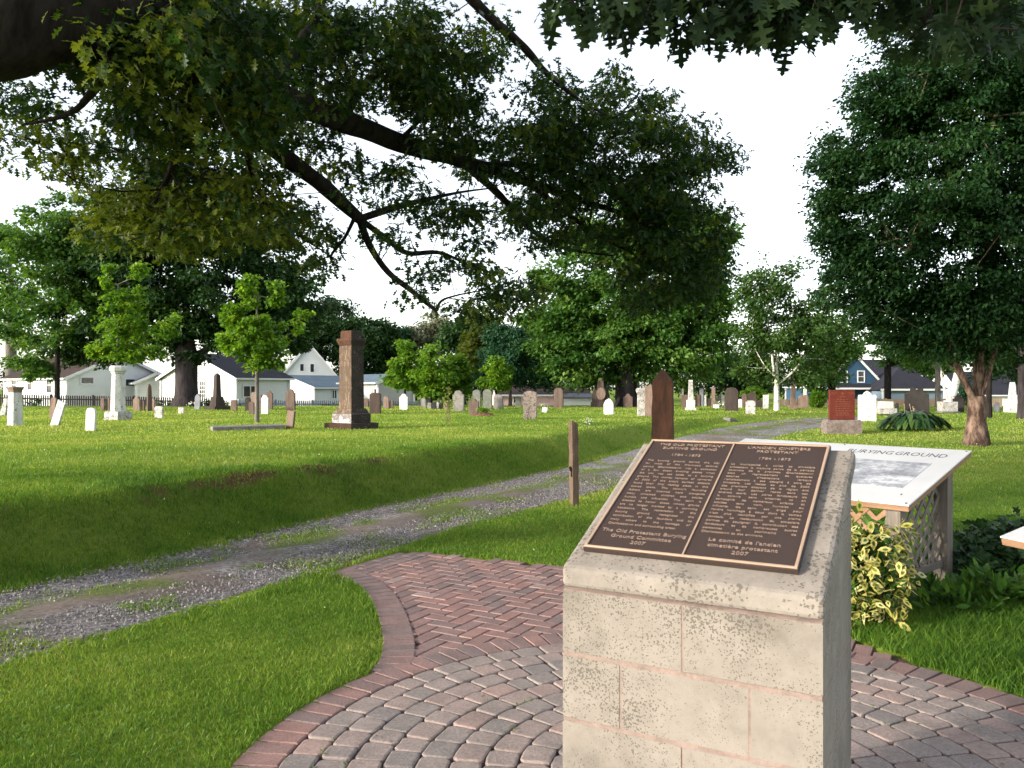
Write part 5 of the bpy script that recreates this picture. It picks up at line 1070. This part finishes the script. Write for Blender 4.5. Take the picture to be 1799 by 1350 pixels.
C_, ou, tn = cluster(tg[tw == 0], 34, .29, rg); backlit = (C_[:, 0] < -2.2) & (C_[:, 2] < 4.15 + .35 * np.sin(C_[:, 0] * 2.1)); tn = np.clip(tn + backlit * .36, 0, 1)  # lower left leaves tinted yellower, backlight put into the colour
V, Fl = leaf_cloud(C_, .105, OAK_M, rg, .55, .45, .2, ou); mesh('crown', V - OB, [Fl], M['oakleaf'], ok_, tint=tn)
C_, ou, tn = cluster(tg[tw == 1], 7, .15, rg); V, Fl = leaf_cloud(C_, .145, OAK_L, rg, .45, .75, .15, ou); mesh('near_foliage', V - OB, [Fl], M['oakleafnear'], ok_, tint=tn)
C_, ou, tn = cluster(tg[tw == 2], 26, .7, rg); V, Fl = leaf_cloud(C_, .26, OAK_M, rg, .5, .3, .1, ou); mesh('upper_crown', V - OB, [Fl], M['oakleaf'], ok_, tint=tn)  # unseen overhead crown, extended sunward to shade the visible leaves

# ------------------------------------------------------------------ shrubs and plants
def bush(name, label, cat, p, blobs, leafm, half, lsize, K, per, cr, seed, stems=20, flat=.6, droop=.2, extra=None):
    rg = np.random.default_rng(seed); t = thing(name, label, cat, p); tg = []
    w_ = np.array([b[3] * b[4] * b[5] for b in blobs]); w_ /= w_.sum()
    for c_ in rg.choice(len(blobs), K, p=w_):
        b = blobs[c_]; v = rg.normal(0, 1, 3); v /= np.linalg.norm(v); tg.append(np.array(b[:3]) + v * rg.random() ** (1 / 2.6) * np.array(b[3:6]))
    tg = np.array(tg); tg[:, 2] = np.maximum(tg[:, 2], .04); cl = []; tn = []
    for q in tg:
        m_ = int(per * rg.uniform(.6, 1.4)); g = rg.normal(0, 1, (m_, 3)); g = g / np.linalg.norm(g, axis=1, keepdims=True) * rg.random((m_, 1)) ** .5; cl.append(q + g * cr); tn.append(np.clip(rg.normal(.45, .15) + rg.normal(0, .17, m_), 0, 1))
    C_ = np.concatenate(cl); tn = np.concatenate(tn); C_[:, 2] = np.maximum(C_[:, 2], .02); V, Fl = leaf_cloud(C_, lsize, half, rg, flat, droop, out=C_ - tg.mean(0)); mesh('foliage', V, [Fl], M[leafm], t, tint=tn)
    s_ = tg[rg.permutation(K)[:stems]]; b0 = np.stack([s_[:, 0] * .25, s_[:, 1] * .25, np.full(len(s_), -.05)], 1); md = (b0 + s_) / 2 + rg.normal(0, .03, s_.shape)
    V1, F1 = tubes(np.concatenate([b0, md]), np.concatenate([md, s_]), np.full(2 * len(s_), .010), np.full(2 * len(s_), .006), 5); mesh('stems', V1, [F1], M['bark'], t)
    return t, tg, rg
p = np.array([2.44, 5.36, 0.]); t, tg, rg = bush('variegated_shrub', 'green and yellow edged euonymus shrub between the stone pedestal and the timber post', 'shrub', p, [(-.05, .0, .32, .20, .24, .32), (-.10, .0, .54, .14, .18, .14)], 'euogreen', OVAL, .062, 110, 16, .09, 61, 26)
rg = np.random.default_rng(62); cl = []
for _ in range(46):
    v = rg.normal(0, 1, 3); v /= np.linalg.norm(v); v[1] = -abs(v[1]) if rg.random() < .8 else v[1]; q = np.array([-.05, 0, .40]) + v * np.array([.24, .26, .40]); q[2] = max(q[2], .06); m_ = rg.integers(7, 13); g = rg.normal(0, .04, (m_, 3)); cl.append(q + g)
C_ = np.concatenate(cl); s0 = rg.bit_generator.state
V, Fl = leaf_cloud(C_, .075, OVAL, rg, .7, .1, .12); mesh('yellow_edged_leaves', V, [Fl], M['euoyellow'], t, tint=rg.random(len(Fl)))
V = V.reshape(len(C_), -1, 3); ctr = V.mean(1, keepdims=True); nrm_ = np.cross(V[:, 2] - V[:, 0], V[:, -2] - V[:, 0]); nrm_ /= np.linalg.norm(nrm_, axis=1, keepdims=True) + 1e-9
inn = ctr + (V - ctr) * .42
Vb = np.concatenate([inn + nrm_[:, None] * .0035, inn - nrm_[:, None] * .0035]).reshape(-1, 3); Fb = np.arange(len(Vb)).reshape(-1, V.shape[1]); mesh('green_leaf_centres', Vb, [Fb], M['euogreen'], t, tint=rg.random(len(Fb)))
bush('dark_shrub', 'low spreading dark green shrub filling the ground right of the lattice posts', 'shrub', (4.25, 6.75, 0), [(0, 0, .18, .75, .55, .26), (.8, .1, .22, .6, .55, .26), (-.45, -.1, .12, .5, .4, .18), (1.5, -.1, .2, .6, .5, .24)], 'ivyleaf', MAPLE, .085, 330, 26, .14, 63, 50, droop=.35)
bush('tall_weeds', 'clump of tall soft weeds growing at the foot of the timber posts', 'weeds', (3.2, 5.75, 0), [(0, 0, .06, .35, .25, .09), (.5, .2, .08, .4, .3, .12)], 'greenleaf', LONG, .085, 80, 16, .10, 64, 20, droop=-.7)
p = at(1437, 717); k = p[1] / F; bush('round_bush', 'round bright green bush between the low headstone and the red monument', 'bush', p, [(0, 0, 15 * k, 12 * k, .35, 14 * k)], 'mapleleaf', OVAL, .12, 60, 60, .16, 65, 12)
p = at(1335, 716); k = p[1] / F; bush('leafy_bush', 'small light green leafy bush above the stones left of the birch', 'bush', p + np.array([0, 1.0, 0]), [(0, 0, 24 * k, 20 * k, .4, 12 * k)], 'mapleleaf', OVAL, .16, 50, 40, .2, 66, 14)
p = at(1606, 756); k = p[1] / F; t = thing('hosta', 'broad clump of dark arching hosta leaves in front of the black twin topped headstone', 'plant', p); rg = np.random.default_rng(67); VV = []; FF = []; n0 = 0; tn = []
for i in range(420):   # arching strap leaves
    a = rg.random() * 2 * np.pi; L = rg.uniform(.34, .56); r0 = .78 * rg.random() ** .6; b0 = np.array([math.cos(a) * r0, math.sin(a) * r0 * .6, rg.uniform(.0, .12) + .50 * math.sqrt(max(0, 1 - (r0 / .80) ** 2))]); out = np.array([math.cos(a), math.sin(a) * .8, 0]); sd = np.array([-out[1], out[0], 0]) * rg.uniform(.06, .11); up = rg.uniform(.15, .75)
    rows = []
    for u, w_ in ((0, .12), (.25, .75), (.55, 1), (.8, .6), (1, .02)):
        c_ = b0 + out * L * u + np.array([0, 0, L * (up * u - (up + .55) * u * u)]); c_[2] = max(c_[2], .01); rows += [c_ - sd * w_, c_ + sd * w_]
    VV += rows; FF += [[n0 + 2 * j, n0 + 2 * j + 1, n0 + 2 * j + 3, n0 + 2 * j + 2] for j in range(4)]; n0 += 10; tn += [float(np.clip(rg.normal(.4 if up < .5 else .7, .2), 0, 1))] * 4
mesh('leaves', np.array(VV), [np.array(FF)], M['hosta'], t, tint=tn, smooth=True)
for i in range(6): mb = MB(); a = rg.normal(0, .3); mb.beam((a, rg.normal(0, .1), 0), (a + rg.normal(0, .08), rg.normal(0, .1), rg.uniform(.65, .9)), .012, .012); mb.build('flower_stalk', M['cedar'], t)
# hedge strips at the fences
for nm, lab, x0, x1, d, h in (('low_hedge', 'low dark green planting along the faded blue grey fence', 480, 700, 53, .45), ('low_hedge', 'dark green planting along the dark picket fence by the elm trunk', 290, 420, 51, .45), ('low_hedge', 'green weeds at the foot of the dark picket fence at far left', 40, 82, 51, .8)):
    a, b_ = corner(x0, d), corner(x1, d); c_ = np.array([(a[0] + b_[0]) / 2, d, float(height((a[0] + b_[0]) / 2, d)[0])]); L = (b_[0] - a[0]) / 2
    bush(nm, lab, 'hedge', c_, [(q, 0, h * .4, .7, .4, h * .5) for q in np.arange(-L, L, .8)], 'ivyleaf', OVAL, .14, int(L * 22), 26, .2, int(x0), 8)
# staked sapling, flowers, mound plant
p = at(788, 745); k = p[1] / F; t = thing('sapling', 'thin staked sapling with sparse reddish leaves in front of the grey streaked headstone', 'sapling', p); rg = np.random.default_rng(70)
mb = MB()
for x in (-2.5, 0, 2.5): mb.beam((x * k, rg.normal(0, .03), -.05), (x * k * .7, 0, (38 if x else 66) * k), .014, .014)
mb.build('stakes', M['postwood'], t); C_ = np.concatenate([rg.normal(0, 1, (110, 3)) * np.array([8 * k, .1, 5 * k]) + np.array([0, 0, 38 * k]), rg.normal(0, 1, (60, 3)) * np.array([4 * k, .06, 8 * k]) + np.array([0, 0, 56 * k])]); V, Fl = leaf_cloud(C_, .07, OVAL, rg); mesh('leaves', V, [Fl], M['yellowleaf'], t, tint=rg.random(len(Fl)))
p = at(848, 731); k = p[1] / F; t = thing('planted_mound', 'small mound of red soil with a bright green plant beside the brown shouldered stone', 'mound', p); V = []; nx_, ny_ = 17, 9; rg = np.random.default_rng(71)
for j in range(ny_):
    for i in range(nx_):
        u, v = i / (nx_ - 1) * 2 - 1, j / (ny_ - 1) * 2 - 1; V.append((u * 26 * k, v * .5, -.04 + .17 * max(0, 1 - u * u - v * v) ** .7 + rg.normal(0, .012)))
mm = bpy.data.materials.new('red_soil'); mm.use_nodes = True; mm.node_tree.nodes['Principled BSDF'].inputs['Base Color'].default_value = (.15, .06, .04, 1); mm.node_tree.nodes['Principled BSDF'].inputs['Roughness'].default_value = 1; M['soil'] = mm
idx = np.arange(nx_ * ny_).reshape(ny_, nx_); mesh('soil_heap', V, [np.stack([idx[:-1, :-1], idx[:-1, 1:], idx[1:, 1:], idx[1:, :-1]], -1).reshape(-1, 4)], mm, t)
C_ = rg.normal(0, 1, (160, 3)) * np.array([.13, .1, .05]) + np.array([.02, 0, .2]); V, Fl = leaf_cloud(C_, .12, LONG, rg, .5, -.5); mesh('green_plant', V, [Fl], M['mapleleaf'], t, tint=rg.random(len(Fl)))
for px, py, n, sp_, lab in ((1032, 744, 46, 9, 'loose clump of small white daisies on the bank right of the wooden post'), (952, 716, 60, 14, 'white flower patch beside the tiny tilted marker'), (1268, 714, 26, 5, 'leafy white flowering stem climbing the pale grey green stone'), (336, 712, 22, 12, 'white flowers at the foot of the elm trunk')):
    p = at(px, py + 4); k = p[1] / F; t = thing('white_flowers', lab, 'flowers', p); rg = np.random.default_rng(px); C_ = np.stack([rg.normal(0, sp_ * .55 * k, n), rg.normal(0, .2, n), np.abs(rg.normal(8 * k, 3.5 * k, n))], 1)
    V, Fl = leaf_cloud(C_, 2.6 * k, MAPLE, rg, .9); mesh('blossoms', V, [Fl], M['petal'], t, tint=rg.random(len(Fl)))
    V, Fq = tubes(C_ * np.array([1, 1, 0]), C_, np.full(n, .003), np.full(n, .002), 4); V2, F2 = leaf_cloud(C_ * np.array([1, 1, .5]), .06, LONG, rg, .5, -.4); mesh('stalks', np.concatenate([V, V2]), [Fq, F2 + len(V)], M['greenleaf'], t, tint=np.full(len(Fq) + len(F2), .5))

# ------------------------------------------------------------------ grass, gravel and clover (uncountable)
def blades(x, y, h, w_, rg, seg=True):
    n = len(x); z = height(x, y); base = np.stack([x, y, z - .005], 1); yaw = rg.random(n) * 2 * np.pi; side = np.stack([np.cos(yaw), np.sin(yaw), np.zeros(n)], 1) * (w_ / 2)[:, None]
    la = rg.random(n) * 2 * np.pi; ln = np.abs(rg.normal(.35, .3, n)); lean = np.stack([np.cos(la) * ln, np.sin(la) * ln, np.ones(n)], 1); lean /= np.linalg.norm(lean, axis=1, keepdims=True)
    tip = base + lean * h[:, None] + np.stack([np.cos(la), np.sin(la), np.zeros(n)], 1) * (h * .25)[:, None]
    if seg:
        mid = base + lean * h[:, None] * .55; V = np.stack([base - side, base + side, mid - side * .8, mid + side * .8, tip], 1).reshape(-1, 3); k = np.arange(n)[:, None] * 5
        return V, [k + np.array([[0, 1, 3, 2]]), k + np.array([[2, 3, 4]])], n
    V = np.stack([base - side, base + side, tip], 1).reshape(-1, 3); return V, [np.arange(n * 3).reshape(n, 3)], n
def keep_grass(x, y, m=.02):
    s, hw = road_s(x, y); d = np.hypot(x, y); e = np.abs(s) - hw; n = fbm(x, y, .3, 77)
    k = e > (n - .5) * .35; u = s / hw; _, gm = road_masks(x, y); k |= (np.abs(u) < .95) & (gm * .8 > rng.random(len(x))) & (rng.random(len(x)) < .8)
    k &= ~in_pave(x, y, -.004 + 0 * m) ; sm = soil_mask(x, y); k &= (sm < .45) | (rng.random(len(x)) < .30)
    lx = (x - .155) * .872 + (y - 2.432) * -.489; ly = (x - .155) * .489 + (y - 2.432) * .872; k &= ~((lx > -.02) & (lx < .77) & (ly > -.02) & (ly < .65)); return k
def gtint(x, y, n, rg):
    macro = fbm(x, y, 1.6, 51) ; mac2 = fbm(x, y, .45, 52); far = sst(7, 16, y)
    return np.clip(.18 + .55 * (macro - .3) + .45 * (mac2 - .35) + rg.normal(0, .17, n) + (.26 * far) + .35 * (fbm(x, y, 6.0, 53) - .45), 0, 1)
def field(name, label, N, r0, r1, hgt, wid, seg, a0=-.66, a1=.66, seed=1, region=None, tadd=0):
    rg = np.random.default_rng(seed); r = np.sqrt(rg.random(N) * (r1 * r1 - r0 * r0) + r0 * r0); a = rg.uniform(a0, a1, N); x, y = r * np.sin(a), r * np.cos(a)
    k = keep_grass(x, y)
    if region is not None: k &= region(x, y)
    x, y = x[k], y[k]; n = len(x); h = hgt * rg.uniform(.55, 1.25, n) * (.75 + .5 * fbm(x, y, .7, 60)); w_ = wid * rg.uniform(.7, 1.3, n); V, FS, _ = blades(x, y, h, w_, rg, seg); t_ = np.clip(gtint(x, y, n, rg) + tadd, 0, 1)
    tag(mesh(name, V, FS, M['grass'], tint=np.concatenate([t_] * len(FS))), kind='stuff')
near = lambda x, y: (y > 1.5)
field('lawn_grass', '', 230000, 2.6, 6.6, .033, .0038, True, seed=101, region=near)
field('lawn_grass', '', 170000, 6.4, 11.5, .040, .0065, True, seed=102)
field('lawn_grass', '', 120000, 11.3, 20, .05, .012, False, seed=103)
field('lawn_grass', '', 90000, 19.5, 34, .055, .024, False, seed=104)
field('lawn_grass', '', 50000, 33, 50, .06, .05, False, seed=105)
rgn = lambda x, y: (x > 1.9) & (x < 5.5) & (y < 7.4) & (y > 3.3)
field('long_grass', '', 60000, 4.0, 7.6, .085, .005, True, .25, .62, seed=106, region=rgn, tadd=-.18)
edge_ = lambda x, y: (np.hypot(x - CC[0], y - CC[1]) < CR + .34) | (np.abs(np.abs(road_s(x, y)[0]) - road_s(x, y)[1]) < .3)
bank_ = lambda x, y: (road_s(x, y)[0] - road_s(x, y)[1] > .1) & (road_s(x, y)[0] - road_s(x, y)[1] < 1.7)
field('bank_grass', '', 130000, 5.5, 17, .085, .006, True, -.66, .2, seed=108, region=bank_, tadd=-.22)  # darker blade tint: rough long grass, plus the bank's shade put into colour
field('edge_grass', '', 90000, 3.0, 13, .062, .005, True, seed=107, region=edge_)
# clover and little weeds in the lawn
rg = np.random.default_rng(110); N_ = 5200; r = np.sqrt(rg.random(N_) * (11 ** 2 - 3 ** 2) + 9); a = rg.uniform(-.62, .6, N_); x, y = r * np.sin(a), r * np.cos(a); k = keep_grass(x, y) & (fbm(x, y, .6, 91) > .47); x, y = x[k], y[k]
C_ = np.stack([x, y, height(x, y) + rg.uniform(.025, .05, len(x))], 1); V, Fl = leaf_cloud(C_, .024, MAPLE, rg, .4, 0); tag(mesh('clover_leaves', V, [Fl], M['greenleaf'], tint=rg.uniform(.5, 1, len(Fl))), kind='stuff')
N_ = 900; r = np.sqrt(rg.random(N_) * (30 ** 2 - 4 ** 2) + 16); a = rg.uniform(-.62, .62, N_); x, y = r * np.sin(a), r * np.cos(a); k = keep_grass(x, y) & (fbm(x, y, 2.5, 92) > .5); x, y = x[k], y[k]
C_ = np.stack([x, y, height(x, y) + rg.uniform(.045, .07, len(x))], 1); V, Fl = leaf_cloud(C_, .02, MAPLE, rg, .8, 0); tag(mesh('clover_blossoms', V, [Fl], M['petal'], tint=rg.random(len(Fl))), kind='stuff')
rg = np.random.default_rng(113); x = rg.uniform(-2.2, 3.2, 150); y = rg.uniform(2.6, 7.4, 150); k = in_pave(x, y, -.05); x, y = x[k], y[k]
C_ = np.stack([x, y, np.full(len(x), .012)], 1); V, Fl = leaf_cloud(C_, .022, OVAL, rg, .15, 0); mm = plain('dry_leaf_litter', (.16, .11, .06), .9); tag(mesh('fallen_leaf_litter', V, [Fl], mm), kind='stuff')
# weeds sprouting from the joints
N_ = 900; a = rg.random(N_) * 2 * np.pi; rr = CR - .142 * rg.integers(0, 11, N_) - .001; x, y = CC[0] + rr * np.cos(a), CC[1] + rr * np.sin(a); k = fbm(x, y, .5, 95) > .60; x, y = x[k], y[k]
C_ = np.stack([x, y, np.full(len(x), .004)], 1) + rg.normal(0, .004, (len(x), 3)); V, Fl = leaf_cloud(C_, .02, OVAL, rg, .5, -.5); tag(mesh('joint_weeds', V, [Fl], M['greenleaf'], tint=rg.uniform(.3, .9, len(Fl))), kind='stuff')
# loose stones of the track
rg = np.random.default_rng(120); N_ = 170000; r = np.sqrt(rg.random(N_) * (15 ** 2 - 4.2 ** 2) + 4.2 ** 2); a = rg.uniform(-.66, .3, N_); x, y = r * np.sin(a), r * np.cos(a); s, hw = road_s(x, y); u = s / hw
so_, gr_ = road_masks(x, y); pk = np.clip(.38 + .95 * np.exp(-((np.abs(u + .62)) / .30) ** 2) + .55 * np.exp(-((np.abs(u - .72)) / .22) ** 2), 0, 1) * (1 - .5 * so_); k = (np.abs(s) < hw * 1.03 + rg.normal(0, .06, N_)) & (rg.random(N_) < pk) & ~in_pave(x, y, .0); x, y = x[k], y[k]; n = len(x)
sz = np.clip(.0078 * np.exp(rg.normal(0, .38, n)), .003, .019); ax = rg.normal(0, 1, (n, 3, 3)); q, _ = np.linalg.qr(ax); oc = np.array([[1, 0, 0], [0, 1, 0], [-1, 0, 0], [0, -1, 0], [0, 0, 1], [0, 0, -1]]) * np.array([1, .8, .6])
V = np.einsum('nij,kj->nki', q, oc) * sz[:, None, None] * rg.uniform(.75, 1.25, (n, 6, 1)) + np.stack([x, y, height(x, y) + .012 + sz * .2], 1)[:, None]
fo = np.array([[0, 1, 4], [1, 2, 4], [2, 3, 4], [3, 0, 4], [1, 0, 5], [2, 1, 5], [3, 2, 5], [0, 3, 5]]); Fl = (np.arange(n)[:, None, None] * 6 + fo[None]).reshape(-1, 3)
tag(mesh('gravel_stones', V.reshape(-1, 3), [Fl], M['pebble'], tint=np.repeat(np.clip(rg.normal(.45, .25, n), 0, 1), 8)), kind='stuff')
